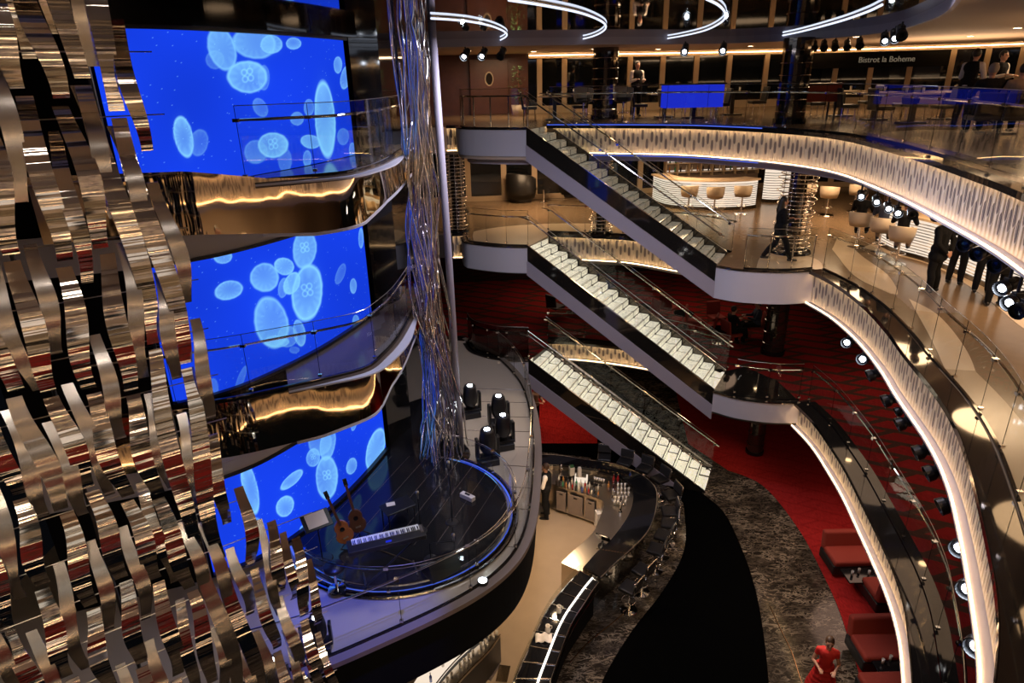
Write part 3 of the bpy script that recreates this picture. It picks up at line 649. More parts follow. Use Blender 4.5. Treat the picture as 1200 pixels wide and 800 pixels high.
def person(loc, rz, label, pose='stand', h=1.75, top='cloth_black', legs='cloth_black', hair='hair_dark', female=False, vest=None, seat=.75, arms=None, skirt=False, bald=False, longhair=False, lean=0., turn=0., group=None, coat=0.):
    root = empty('person', loc, rz, label, 'person', group); k = h/1.75; root.scale = (k,k,k)
    V = lambda x,y,z: Vector((x,y,z))
    sw = .165 if female else .19
    if pose == 'sit':
        zp = seat+.10; J = dict(pel=V(0,.02,zp))
        J.update(hipL=V(-.09,.0,zp-.02), hipR=V(.09,.0,zp-.02), knL=V(-.13,-.42,zp+.0), knR=V(.13,-.43,zp-.0), anL=V(-.13,-.36,zp-.40), anR=V(.13,-.30,zp-.42))
    elif pose == 'walk':
        zp = .93; J = dict(pel=V(0,0,zp), hipL=V(-.09,0,zp-.03), hipR=V(.09,0,zp-.03), knL=V(-.09,-.20,.50), anL=V(-.09,-.33,.12), knR=V(.09,.04,.50), anR=V(.09,.33,.17))
    else:
        zp = .95; J = dict(pel=V(0,0,zp), hipL=V(-.09,0,zp-.03), hipR=V(.09,0,zp-.03), knL=V(-.11,-.03,.50), anL=V(-.13,.02,.09), knR=V(.11,-.02,.50), anR=V(.12,.03,.09))
    up_ = V(0,-math.sin(lean),math.cos(lean))
    J['wai'] = J['pel']+up_*.17; J['che'] = J['pel']+up_*.40; J['nek'] = J['pel']+up_*.53; J['hed'] = J['pel']+up_*.68+V(0,-.02,0)
    J['shL'] = J['pel']+up_*.47+V(-sw,0,0); J['shR'] = J['pel']+up_*.47+V(sw,0,0)
    A = {'down':((-.27,.02,-.28),(-.28,-.06,-.53),(.27,.02,-.28),(.28,-.06,-.53)), 'front':((-.26,-.05,-.27),(-.10,-.30,-.25),(.26,-.05,-.27),(.10,-.30,-.22)),
         'behind':((-.29,.10,-.27),(-.09,.20,-.47),(.29,.10,-.27),(.06,.20,-.49)), 'table':((-.27,-.12,-.24),(-.16,-.36,-.20),(.27,-.12,-.24),(.18,-.36,-.18)),
         'hold':((-.24,-.02,-.28),(-.16,-.28,-.22),(.24,.0,-.28),(.14,-.27,-.24))}[arms or 'down']
    S = J['pel']+up_*.47
    J['elL'],J['wrL'],J['elR'],J['wrR'] = [S+V(*a) for a in A]
    b = MB(); f = .92 if female else 1
    # torso
    caps(b, J['pel']+V(-.07,0,0), J['pel']+V(.07,0,0), .115); caps(b, J['pel'], J['wai'], .12*f, .11*f); caps(b, J['wai'], J['che'], .115*f, .13*f)
    caps(b, J['che']+V(-.07*f,0,.02), J['che']+V(.07*f,0,.02), .115*f); caps(b, J['shL']+V(.05,0,-.01), J['shR']+V(-.05,0,-.01), .065)
    caps(b, J['nek']-up_*.05, J['hed']-up_*.06, .055, .05)
    # head with face
    hc = J['hed']+V(0,0,.02); sph(b, hc, .1, 14, (.78,.98,1.15)); caps(b, hc+V(0,-.035,-.065), hc+V(0,-.045,-.075), .05, .042)
    caps(b, hc+V(0,-.095,.015), hc+V(0,-.115,-.02), .011, .015, 8)
    for sx in (-1,1): caps(b, hc+V(sx*.078,.005,.012), hc+V(sx*.078,.008,-.02), .013, .010, 6)
    for s_ in 'LR':
        caps(b, J['sh'+s_], J['el'+s_], .052*f, .040*f); caps(b, J['el'+s_], J['wr'+s_], .040*f, .027*f)
        caps(b, J['hip'+s_], J['kn'+s_], .088*f, .058*f); caps(b, J['kn'+s_]+V(0,.01,0), J['kn'+s_].lerp(J['an'+s_],.35)+V(0,.02,0), .056*f, .056*f); caps(b, J['kn'+s_].lerp(J['an'+s_],.35)+V(0,.02,0), J['an'+s_], .055*f, .036*f)
        caps(b, J['an'+s_]+V(0,.02,-.03), J['an'+s_]+V(0,-.13,-.05), .035, .028)
        # hand: palm, four curled fingers, thumb leaving the side
        w = J['wr'+s_]; d = (w-J['el'+s_]).normalized(); sd = V(1,0,0) if abs(d.x)<.8 else V(0,1,0); sd = (sd-d*sd.dot(d)).normalized(); nn = d.cross(sd); nn = nn if nn.y<0 else -nn
        for q in (-1,-.33,.33,1): caps(b, w+d*.01+sd*q*.014, w+d*.085+sd*q*.026, .015, .012, 6)
        for q,l in ((-1,.055),(-.33,.068),(.33,.072),(1,.062)):
            r0 = w+d*.088+sd*q*.029; r1 = r0+d*l*.55+nn*.010; r2 = r1+d*l*.35+nn*.022; caps(b, r0, r1, .0098, .009, 6); caps(b, r1, r2, .009, .0078, 6)
        ts = -1 if s_=='R' else 1
        caps(b, w+d*.03+sd*ts*.026, w+d*.065+sd*ts*.055+nn*.012, .0125, .0105, 6); caps(b, w+d*.065+sd*ts*.055+nn*.012, w+d*.095+sd*ts*.056+nn*.024, .010, .0085, 6)
    remesh(b, 'body', 'skin', root, .0085, 2)
    ey = MB(); 
    for sx in (-1,1): sph(ey, hc+V(sx*.032,-.088,.018), .011, 8)
    ey.build('eyes','eye',root,smooth=True,fixn=False)
    MB().tube([hc+V(x,-.100+abs(x)*.35,-.052+abs(x)*.1) for x in (-.022,-.008,.008,.022)], [.002,.005,.005,.002], 6).build('mouth','lip',root,smooth=True)
    # shirt / jacket
    c = MB(); e = .016+coat*.012
    caps(c, J['pel']+V(-.07,0,.04), J['pel']+V(.07,0,.04), .115+e); caps(c, J['pel']+V(0,0,.02), J['wai'], .12*f+e, .112*f+e); caps(c, J['wai'], J['che'], .118*f+e, .13*f+e)
    caps(c, J['che']+V(-.07*f,0,.02), J['che']+V(.07*f,0,.02), .116*f+e); caps(c, J['shL']+V(.05,0,-.01), J['shR']+V(-.05,0,-.01), .067+e*.8); caps(c, J['nek']-up_*.09, J['nek']-up_*.03, .075, .062)
    if coat:
        caps(c, J['pel']+V(-.07,0,-.08*coat-.04), J['pel']+V(.07,0,-.08*coat-.04), .135+e)
    long_sl = top not in ('cloth_red',)
    for s_ in 'LR':
        caps(c, J['sh'+s_], J['el'+s_] if long_sl else J['sh'+s_].lerp(J['el'+s_],.35), .054*f+e*.8, .044*f+e*.6)
        if long_sl: caps(c, J['el'+s_], J['el'+s_].lerp(J['wr'+s_],.90), .043*f+e*.6, .034*f+e*.5)
    if skirt:
        for i in range(6):
            t = i/5; z = zp+.02-(zp-.42)*t; r = .12+.10*t; caps(c, (-.06-.04*t,0,z),(.06+.04*t,0,z), r, r)
    remesh(c, 'dress' if skirt else ('jacket' if coat else 'shirt'), top, root, .013, 3)
    if vest:
        c = MB(); e2 = e+.010
        caps(c, J['pel']+V(-.07,0,.07), J['pel']+V(.07,0,.07), .115+e2); caps(c, J['wai'], J['che'], .118*f+e2, .13*f+e2); caps(c, J['che']+V(-.06,0,.02), J['che']+V(.06,0,.02), .117*f+e2)
        remesh(c, 'waistcoat', vest, root, .013, 2)
    if legs:
        c = MB(); e = .014; caps(c, J['pel']+V(-.07,0,-.01), J['pel']+V(.07,0,-.01), .118+e)
        for s_ in 'LR':
            caps(c, J['hip'+s_], J['kn'+s_], .092*f+e, .068*f+e); caps(c, J['kn'+s_], J['kn'+s_].lerp(J['an'+s_],.4)+Vector((0,.02,0)), .068*f+e, .066+e); caps(c, J['kn'+s_].lerp(J['an'+s_],.4)+Vector((0,.02,0)), J['kn'+s_].lerp(J['an'+s_],.97), .066+e, .05*f+e)
        remesh(c, 'trousers', legs, root, .013, 2)
    sh = MB()
    for s_ in 'LR':
        a = J['an'+s_]; caps(sh, a+V(0,.035,-.035), a+V(0,-.02,-.035), .044, .046); caps(sh, a+V(0,-.02,-.04), a+V(0,-.17,-.055), .045, .034)
    remesh(sh, 'shoes', 'black_leather', root, .010, 2)
    if not bald:
        c = MB(); sph(c, hc+V(0,.018,.030), .104, 14, (.86,.98,1.08))
        if longhair: caps(c, hc+V(0,.05,0), hc+V(0,.085,-.22), .085, .10); caps(c, hc+V(0,.085,-.22), hc+V(0,.09,-.34), .10, .06)
        o = remesh(c, 'hair', hair, root, .011, 2)
        # keep the face clear of hair
        bm = bmesh.new(); bm.from_mesh(o.data)
        bmesh.ops.delete(bm, geom=[v for v in bm.verts if v.co.y < hc.y-.045 and v.co.z < hc.z+.055], context='VERTS'); bm.to_mesh(o.data); bm.free()
    return root
def yaw_to(a, b): return math.atan2((b[0]-a[0]),-(b[1]-a[1]))  # a figure faces local -Y
P_ = lambda u,v,z: at(u,v,z)
person(P_(909,307,Z2), PI/2, 'woman with long dark hair striding in dark clothes on the middle deck landing', 'walk', 1.74, 'cloth_black', 'cloth_black', female=True, longhair=True, arms='hold')
person(P_(1090,342,Z2), PI+.5, 'standing man in a long black jacket, hands clasped behind his back', 'stand', 1.80, arms='behind', coat=1., hair='hair_brown')
person(P_(1117,332,Z2), PI-.9, 'person in black standing at the lit bar, half hidden by black spotlight barrels', 'stand', 1.72, arms='front', hair='hair_dark')
person(P_(1148,343,Z2), PI-.5, 'person in dark clothes leaning at the bar behind the hanging spotlights', 'stand', 1.70, arms='front', hair='hair_brown')
person(P_(1163,358,Z2), PI-.3, 'person in black trousers at far right beside the two lit spotlights', 'stand', 1.74, arms='front', coat=.6)
person(P_(640,606,Z0), -1.8, 'bartender in white shirt and black waistcoat standing behind the ground floor bar', 'stand', 1.76, 'cloth_white', 'cloth_black', 'hair_brown', vest='cloth_black', arms='front')
person(P_(958,822,Z0), -.35, 'woman in a red dress standing on dark marble at the bottom of the view', 'stand', 1.66, 'cloth_red', None, 'hair_brown', female=True, skirt=True, arms='hold')
person(P_(627,502,Z0), .8, 'person in dark red top standing against the red carpet under the lowest landing', 'stand', 1.72, 'cloth_taupe', 'cloth_black', arms='front')
person(tuple(Vector((ray(746,100).x/ray(746,100).y*24.4,24.4,0))), .3, 'waiter with white sleeves and black waistcoat standing by the top deck windows', 'stand', 1.76, 'cloth_white', 'cloth_black', vest='cloth_black', arms='hold')
d = lambda u,y,z: Vector((ray(u,100).x/ray(u,100).y*y, y, z))
person(d(1134,16.6,Z3), PI/2+.5, 'waiter in white shirt bending over a table on the top deck at far right', 'stand', 1.74, 'cloth_white', 'cloth_black', vest='cloth_black', arms='front', lean=.15)
person(d(1160,14.2,Z3), PI-.2, 'guest in a black jacket seated with back to the railing on the top deck', 'sit', 1.78, arms='table', seat=.48, coat=.8, hair='hair_grey')
person(d(1196,14.0,Z3), PI-.3, 'guest in a taupe shirt seated at the top deck table at the right edge', 'sit', 1.76, 'cloth_taupe', arms='table', seat=.48)
person(d(1168,17.6,Z3), .3, 'waiter in white shirt standing behind the seated guests on the top deck', 'stand', 1.70, 'cloth_white', 'cloth_black', vest='cloth_black', arms='hold')
# ================================================================== STEEL STRIP WALL
def strip_wall():
    a = Vector((-4.34,4.51)); t = Vector((1.14,.80)).normalized(); nr = Vector((t.y,-t.x))
    root = empty('steel_strip_sculpture', (-3.2,5.3,-4.6), 0, 'tall woven wall of wavy polished steel strips hanging at the left of the atrium', 'sculpture')
    T = Matrix.Translation(-root.location); rg = random.Random(5); cnt = 0; extra = MB(); tot = 0
    cols = [(-1.10+.262*i) for i in range(10)]+[1.46,1.66]+[1.95,2.16,2.36]
    items = []
    for ci,c in enumerate(cols):
        zlo, zhi = -5.9, 3.1
        if ci >= 12: zhi = (-2.7,-3.25,-3.7)[ci-12]; zlo = -5.8
        brushed_col = ci%2 == 1
        for layer in (0,1):
            z = zhi+rg.uniform(0,.5) - (0 if layer==0 else .35)
            while z > zlo:
                L = rg.uniform(.85,1.25) if layer==0 else rg.uniform(.9,1.3)
                if ci in (10,11) and layer==0: L = 2.1
                items.append((c+(0 if layer==0 else .131), z-L, z, layer, rg.random(), ci)); z -= L+(.05 if layer==0 else rg.uniform(.1,.5))
    def mk(mb, c, z0, z1, layer, rnd, ci):
        n = 34; vs = []; ph = rnd*6
        for i in range(n+1):
            s = i/n; z = z0+(z1-z0)*s
            w = (.078 if layer==0 else .062)*(.84+.16*math.cos((s-.5)*2*PI*.9)) * (1 if ci<12 else .85)
            cc = c+.05*math.sin(z*1.5+ci*.8)+.02*math.sin(s*PI*2+rnd*6)
            dp = (.10*math.sin(PI*s) if layer==0 else -.05+.14*math.sin(PI*s)) + ((.0022*math.sin(z*38+ph)+.0012*math.sin(z*71+ph*2)) if (layer==0) else 0)
            if ci >= 12: dp += .12*math.sin(PI*s)
            for sx in (-1,1):
                p = a+t*(cc+sx*w)+nr*(dp); vs.append((p.x,p.y,z))
        k = len(vs)
        bk = [(x-nr.x*.004,y-nr.y*.004,z) for x,y,z in vs]
        fs = []; gs = []
        for i in range(n): b = 2*i; fs.append((b,b+1,b+3,b+2)); gs.append((b+2,b+3,b+1,b))
        mb.add(vs,fs); mb.add(bk,gs)
        for e in (0,1):
            w_ = vs[e::2]+bk[e::2]; m2 = n+1; q = [(i,i+1,m2+i+1,m2+i) for i in range(n)]; mb.add(w_, q if e else [f[::-1] for f in q])
        mb.add([vs[0],vs[1],bk[1],bk[0]],[(0,1,2,3)]); mb.add([vs[-2],vs[-1],bk[-1],bk[-2]],[(3,2,1,0)])
    # the strips that show largest are parts of their own
    vis = [it for it in items if -60 < proj((*(a+t*it[0]),(it[1]+it[2])/2))[0] < 420 and -40 < proj((*(a+t*it[0]),(it[1]+it[2])/2))[1] < 860]
    rest = [it for it in items if it not in vis]
    vis.sort(key=lambda it: -(it[2]-it[1])); main, more = vis[:100], vis[100:]+rest
    for it in main:
        mb = MB(); mk(mb,*it); br = (it[3]==1 and it[4]>.25) or it[4]>.85
        o = mb.build('steel_strip', 'strip_brushed' if br else 'strip_mirror', root, fixn=False); o.data.transform(T)
        for p in o.data.polygons: p.use_smooth = True
    if more:
        mb = MB(); [mk(mb,*it) for it in more]
        o = mb.build('steel_strips', 'strip_mirror', root, fixn=False); o.data.transform(T); o['kind'] = 'stuff'
        for p in o.data.polygons: p.use_smooth = True
    z = 3.0
    while z > -5.8:
        hi = 1.95 if z > -2.8 else 2.6
        p0 = a+t*(-1.2)-nr*.02; p1 = a+t*hi-nr*.02
        o = MB().tube([(p0.x,p0.y,z),(p1.x,p1.y,z)], .005, 5).build('tie_rod','steel',root); o.data.transform(T); z -= .46
    for c in (-.9,-.1,.7,1.5):
        p = a+t*c-nr*.10; o = MB().tube([(p.x,p.y,-5.9),(p.x,p.y,3.2)], .018, 6).build('hanger_pole','black_plastic',root); o.data.transform(T)
strip_wall()
# ================================================================== CHROME ROD COLUMN
def rod_column():
    cx, cy = -1.66, 13.55
    root = empty('rod_column', (cx,cy,Z1), 0, 'tall column of twisted chrome rods rising from the back edge of the stage', 'sculpture')
    rg = random.Random(9)
    for k in range(88):
        a0 = rg.uniform(0,2*PI); tw = rg.uniform(-1.6,1.6); r0 = rg.uniform(.12,.36); pts = []; f = rg.uniform(.5,1.3); ph = rg.uniform(0,6)
        z0 = rg.choice([0,0,0,rg.uniform(0,6)]); z1 = z0+rg.uniform(3,5.5) if k>30 else 10.5; z1 = min(z1,10.5)
        n = 40
        for i in range(n+1):
            z = z0+(z1-z0)*i/n; r = r0*(1+.22*math.sin(z*f*2+ph))+(.28*math.exp(-z*1.1) if z<3 else 0); an = a0+tw*z*.22+.25*math.sin(z*f*3+ph)
            x = r*math.cos(an)+.04*math.sin(z*.9)-z*.012; y = r*math.sin(an)
            pts.append((x,y,z+.0))
        MB().tube(pts, rg.uniform(.014,.027), 6).build('chrome_rod','chrome',root,smooth=True)
    MB().tube([(.40,0,0),(.37,0,5),(.29,0,10.5)], .075, 14).build('pole','lilac',root,smooth=True)
    MB().tube([(-.33,0,0),(-.33,0,5),(-.42,0,10.5)], .03, 10).build('pole','chrome',root,smooth=True)
    MB().lathe([(0,0),(.62,0),(.60,.05),(.45,.09),(0,.10)], n=28).build('base_plate','black_mirror',root)
rod_column()
# ================================================================== COLUMNS
def ring_column(p, z0, z1, label, r=.30, lit=False):
    root = empty('ring_column', (p[0],p[1],z0), 0, label, 'column', 'lattice columns'); H = z1-z0
    MB().lathe([(0,0),(r*.55,0),(r*.55,H),(0,H)], n=20).build('core','black_mirror',root)
    MB().lathe([(0,0),(r*1.35,0),(r*1.3,.06),(0,.07)], n=28).build('base_plate','black_gloss',root)
    n = int(H/.115)
    for i in range(n):
        z = .12+i*.115; w = r*(1.12+.10*math.sin(i*2.3)); ox = .03*math.sin(i*1.7); MB().tube([(ox+w*math.cos(a),w*math.sin(a),z) for a in np.linspace(0,2*PI,25)[:-1]], .013, 5, closed=True).build('chrome_ring','chrome',root,smooth=True)
    for k in range(8):
        a = k*PI/4; MB().cyl((r*.9*math.cos(a),r*.9*math.sin(a),.05),(r*.9*math.cos(a),r*.9*math.sin(a),H),.008,6).build('upright','chrome',root)
ring_column(at(705,275,Z2)+Vector((0,.25,0)), Z2, -.85, 'ringed chrome column on the middle deck behind the upper stairs, left of the lit bar')
ring_column(at(925,295,Z2), Z2, -.85, 'ringed chrome column on the middle deck right beside the walking woman', .42)
ring_column(at(534,280,Z2)+Vector((.0,1.2,0)), Z2, -.85, 'ringed chrome column on the middle deck directly behind the rod column', .28)
def mirror_column(p, z0, z1, r, label):
    root = empty('mirror_column', (p[0],p[1],z0), 0, label, 'column', 'mirror clad columns'); H = z1-z0
    MB().lathe([(0,0),(r,0),(r,H),(0,H)], n=24).build('shaft','black_mirror',root,smooth=False)
    MB().lathe([(0,0),(r*1.12,0),(r*1.1,.12),(0,.12)], n=24).build('base_ring','black_gloss',root)
    for k in range(1,7): MB().lathe([(r,H*k/7-.012),(r+.014,H*k/7),(r,H*k/7+.012)], n=24).build('chrome_band','chrome',root)
mirror_column(at(884,530,Z0), Z0, Z1-.69, .26, 'round mirror column standing on the red ground carpet under the white landing')
mirror_column(at(905,413,Z1), Z1, Z2-.9, .33, 'round banded mirror column on the lower deck behind the foot of the middle flight')
mirror_column(d(709,23.5,0), Z3, 2.2, .42, 'mirror clad column on the top deck left of the waiter')
mirror_column(d(930,19.6,0), Z3, 2.2, .40, 'mirror clad column on the top deck beside the piano-like red cabinet')
# ================================================================== SPOTLIGHTS
def moving_head(p, z, label, rz=0, tilt=0., hang=False, s=1., lit=True, group='stage moving lights'):
    root = empty('moving_head_light', (p[0],p[1],z), rz, label, 'spotlight', group); g = -1 if hang else 1
    MB().box((0,0,g*.06*s),(.34*s,.30*s,.12*s)).build('base','black_plastic',root,bevel=.015)
    y = MB(); 
    for sx in (-1,1): y.box((sx*.18*s,0,g*.30*s),(.05*s,.12*s,.40*s))
    y.box((0,0,g*.14*s),(.40*s,.16*s,.05*s)); y.build('yoke','black_plastic',root,bevel=.01)
    R = Matrix.Rotation(tilt,4,'X'); c = Vector((0,0,g*.42*s))
    prof = [(0,-.22),(.09,-.21),(.135,-.12),(.14,.05),(.12,.20),(.105,.24),(.0,.24)]
    h = MB().lathe([(r*s,zz*s) for r,zz in prof], n=20); hd = h.build('lamp_head','black_plastic',root,smooth=True); hd.data.transform(Matrix.Translation(c)@R)
    ln = MB().lathe([(0,.246*s),(.05*s,.246*s),(.05*s,.238*s),(0,.236*s)], n=18).build('lens','lamp_cool' if lit else 'black_gloss',hd); ln.data.transform(Matrix.Translation(c)@R)
    return root
for (u,v,lab) in ((552,487,'moving light at the back left of the stage ring nearest the rod column'),(585,500,'moving light on the stage ring in the middle of the group, furthest right row'),(590,524,'moving light on the stage ring standing just in front of another near the rim'),(572,542,'moving light on the stage ring closest to the blue stage edge')):
    p = at(u,v,Z1); moving_head(p, Z1, lab, .3, .05, s=1.35)
moving_head(at(376,760,Z1), Z1, 'moving light below the keyboard beside the steel strips', .2, .1, s=1.0)
moving_head(at(326,812,Z1), Z1, 'moving light at the bottom edge of the view, partly behind the steel strips', .2, .1, s=1.0)
def spot(p, z, label, aim, lit, s=1., group='spotlights under the middle deck', drop=0., hc=.22):
    """a barrel spotlight hung from the slab edge by a bracket; aim is a unit-ish direction"""
    root = empty('hanging_spotlight', (p[0],p[1],z), 0, label, 'spotlight', group)
    MB().cyl((0,0,.0),(0,0,-(hc-.12)*s-drop),.02,8).build('bracket','black_plastic',root)
    MB().box((0,0,-(hc-.11)*s-drop),(.12*s,.12*s,.05*s)).build('swivel','black_plastic',root,bevel=.006)
    a = Vector(aim).normalized(); c = Vector((0,0,-hc*s-drop)); q = a.to_track_quat('Z','Y').to_matrix().to_4x4()
    prof = [(0,-.24),(.07,-.24),(.10,-.20),(.105,.02),(.085,.04),(.125,.10),(.13,.20),(.118,.20),(.11,.14),(0,.13)]
    b = MB().lathe([(r*s,zz*s) for r,zz in prof], n=20).build('barrel','black_plastic',root); b.data.transform(Matrix.Translation(c)@q)
    l = MB().lathe([(0,.142*s),(.06*s,.142*s),(.064*s,.15*s),(0,.152*s)], n=18).build('lens','lamp_cool' if lit else 'black_gloss',b); l.data.transform(Matrix.Translation(c)@q)
    return root
def below(curve, u, v, z, off=-.12):
    """point on an edge curve seen at the given pixel column/row"""
    return min(offset(curve,off), key=lambda p: math.hypot(proj((p[0],p[1],z))[0]-u, proj((p[0],p[1],z))[1]-v))
lo = [(975,388,1),(993,407,1),(1012,425,0),(1035,450,0),(1048,463,0),(1060,473,0),(1078,503,0),(1092,535,0),(1104,573,0),(1112,617,1),(1124,669,1),(1133,728,1),(1141,795,1)]
names = ['topmost','second from the top','third from the top','fourth from the top','small fifth','sixth','seventh','eighth','ninth','tenth','eleventh','twelfth','lowest']
for (u,v,l),nm in zip(lo,names):
    p = below(E2r, u+22, v, Z2-.9, .02); spot(p, Z2-.90, '%s black spotlight hanging under the middle deck band%s'%(nm,', glowing' if l else ''), (-.75,-.6,.05) if l else (-.8,.1,-.4), l, 1.0 if nm[:5]!='small' else .7)
hi = [(1013,228,1),(1029,234,1),(1043,241,1),(1056,247,1),(1072,248,0),(1097,250,0)]
nm2 = ['first lit','second lit','third lit','fourth lit','unlit fifth','unlit sixth']
def under(curve, u, v, z, s, off=-.22):
    """mount point on the soffit line whose hanging barrel comes at the given column, and the drop it needs"""
    C = [p for p in offset(curve,off) if p[1] > 5]
    p = min(C, key=lambda p: abs(proj((p[0],p[1],z-.14*s))[0]-u)+.02*abs(proj((p[0],p[1],z-.14*s))[1]-v)); dr = 0
    while proj((p[0],p[1],z-.14*s-dr))[1] < v and dr < .45: dr += .02
    return p, dr
for (u,v,l),nm in zip(hi,nm2):
    p,dr = under(E3, u, v, Z3-.815, .7); spot(p, Z3-.815, '%s spotlight from the left under the top deck over the seated guests'%nm, (-.35,-.9,-.25), l, .7, 'spotlights under the top deck', dr, .14)
for (u,v,l,nm) in ((1122,283,0,'large grey barrel left one over the bar guests'),(1140,294,0,'large grey barrel right one over the bar guests'),(1160,308,0,'dark barrel above the man at the far right'),(1175,334,1,'bright upper one at the far right'),(1188,350,1,'bright lower one at the far right'),(1197,372,0,'dark barrel at the right edge below the bright lamps')):
    u += 16; p,dr = under(E3, u, v, Z3-.815, .8); spot(p, Z3-.815, 'hanging spotlight, %s'%nm, (-.9,-.35,-.18), l, .8, 'spotlights under the top deck', dr, .14)
# lamps on the ceiling disc rim
tp = [(545,58,1),(566,62,1),(588,62,0),(803,60,1),(848,58,1),(944,52,0),(955,52,0),(967,50,0),(980,49,0),(995,45,0),(1010,41,0),(1040,33,1),(1052,28,1),(1060,22,0)]
for k,(u,v,l) in enumerate(tp):
    p = at(u,v-6,2.3); s = 1.1 if u<860 else 1.0
    q = p if p.y < 20.0 else p*(19.6/p.y)
    spot((q[0],q[1]), 2.17, 'black spotlight on the ceiling disc rim, number %s from the left'%['one','two','three','four','five','six','seven','eight','nine','ten','eleven','twelve','thirteen','fourteen'][k], (-.3,-.8,-.5), l, s*.8, 'spotlights on the ceiling rim')
# light rings of the ceiling disc
def ring_light(pts, label, r=.017):
    c = crom([tuple(at(u,v,2.32)[:2]) for u,v in pts], .3); o = empty('ring_light', (c[0].x,c[0].y,2.30), 0, label, 'light', 'curved light lines of the ceiling disc')
    a = MB().tube([(p.x-c[0].x,p.y-c[0].y,0) for p in c], r, 8).build('diffuser','led_ring',o); MB().tube([(p.x-c[0].x,p.y-c[0].y,.03) for p in c], r*.6, 6).build('channel','steel',o)
    return o
ring_light([(505,20),(545,23),(578,30),(594,39),(586,46),(568,51)], 'smallest curved light line at the left of the ceiling disc')
ring_light([(596,-2),(640,5),(685,15),(709,27),(706,36),(690,43),(664,48)], 'middle hook shaped light line on the ceiling disc')
ring_light([(826,-4),(843,5),(850,15),(845,25),(825,35),(795,42),(769,46)], 'bright hook shaped light line right of centre on the ceiling disc')
ring_light([(840,51),(880,47),(930,38),(980,25),(1015,13),(1034,4)], 'long rim light line along the right of the ceiling disc', .020)
ring_light([(512,52),(600,53),(700,53),(790,52),(840,51)], 'thin far rim light line of the ceiling disc', .010)
# ================================================================== GROUND BAR
BT = Z0+1.12; WT = Z0+.93
out_px = [(628,532),(655,533),(686,538),(720,543),(750,555),(766,568),(770,582),(766,606),(756,626),(736,646),(720,660),(704,676)]
in_px = [(628,544),(655,544),(688,548),(712,553),(730,560),(741,569),(743,580),(740,596),(730,614),(714,634),(700,646),(684,664)]
st_px = [(628,560),(655,569),(680,577),(700,584),(708,589),(704,603),(697,620),(688,631),(672,645),(658,659)]
oc = crom([tuple(at(u,v,BT)[:2]) for u,v in out_px],.15); ic = crom([tuple(at(u,v,BT)[:2]) for u,v in in_px],.15); sc_ = crom([tuple(at(u,v,WT)[:2]) for u,v in st_px],.15)
bar = empty('bar_counter', (2.3,14.2,Z0), 0, 'curved ground floor bar with glossy black top and steel worktop inside', 'bar counter')
def bb(mb, nm, mt, root=bar, **k):
    o = mb.build(nm, mt, root, **k); o.data.transform(Matrix.Translation(-root.location)); return o
bb(MB().prism(oc+ic[::-1], BT-.05, BT), 'counter_top', 'black_gloss')
oi = offset(oc, .22)
bb(MB().prism([tuple(p) for p in oi]+[tuple(p) for p in offset(ic,.02)][::-1], Z0+.02, BT-.05), 'bar_front', 'black_mirror')
bb(MB().tube([(p[0],p[1],BT-.01) for p in oc], .014, 6), 'edge_rail', 'steel')
bb(MB().prism(ic+sc_[::-1], WT-.04, WT), 'worktop', 'steel')
bb(MB().prism([tuple(p) for p in offset(ic,.04)]+[tuple(p) for p in offset(sc_,-.0)][::-1], Z0+.1, WT-.04), 'cabinet_body', 'steel')
for u0,v0,u1,v1 in ((652,570,664,573),(666,574,684,579),(686,580,698,584)):
    a = at(u0,v0,WT); b = at(u1,v1,WT); t = (b-a); L = t.length; n_ = Vector((t.y,-t.x,0)).normalized()*.02; c = (a+b)/2+n_
    dr = bb(MB().box((c.x,c.y,Z0+.50),(L-.03,.02,.62), rz=math.atan2(t.y,t.x)), 'cabinet_door', 'rimwood', bevel=.004)
    bb(MB().box((c.x+n_.x,c.y+n_.y,Z0+.74),(.10,.02,.02), rz=math.atan2(t.y,t.x)), 'handle', 'black').parent = dr
    o = dr.children[0]; 
sk = at(697,566,WT); bb(MB().box((sk.x,sk.y,WT+.002),(.42,.24,.006),rz=-.3), 'sink', 'black_mirror'); sk = at(663,561,WT); bb(MB().box((sk.x,sk.y,WT+.002),(.34,.24,.006),rz=-.15), 'sink', 'black_mirror')
for k in range(26):                                     # brass bead line along the black top
    t = k/25; p = at(676+66*t, 545+12*t+ (0 if t<.7 else (t-.7)*6), BT); 
    if k%2==0: bb(MB().box((p.x,p.y,BT+.004),(.05,.02,.008), rz=-.4), 'brass_inlay', 'gold')
for k in range(10):
    p = at(700+24*k/9*1.3, 643+5*k/9, BT); bb(MB().box((p.x,p.y,BT+.004),(.05,.02,.008)), 'brass_inlay', 'gold')
# cocktail station with chrome frame and light line
L_px = [(680,668),(668,680),(650,701),(640,716),(632,731),(618,762),(605,791),(598,815)]; R_px = [(702,681),(695,690),(684,707),(674,722),(665,740),(656,765),(647,791),(640,815)]
lc = crom([tuple(at(u,v,BT-.04)[:2]) for u,v in L_px],.12); rc = crom([tuple(at(u,v,BT-.04)[:2]) for u,v in R_px],.12)
stn = empty('serving_station', (1.0,11.0,Z0), 0, 'long black glass serving station with chrome frame and a glowing white line', 'bar counter')
B = lambda mb,nm,mt,**k: bb(mb,nm,mt,stn,**k)
z_ = BT-.06
B(MB().prism(lc+rc[::-1], z_-.03, z_-.01), 'glass_top', 'black_gloss')
B(MB().prism([tuple(p) for p in offset(lc,-.0)]+[tuple(p) for p in offset(rc,.12)][::-1], Z0+.02, z_-.30), 'base_cabinet', 'black')
lg = offset(lc,.16)
for c,r_ in ((lc,.014),(rc,.014)): B(MB().tube([(p[0],p[1],z_) for p in c], r_, 6), 'edge_tube', 'chrome'); B(MB().tube([(p[0],p[1],z_-.22) for p in c], .009, 6), 'lower_tube', 'chrome')
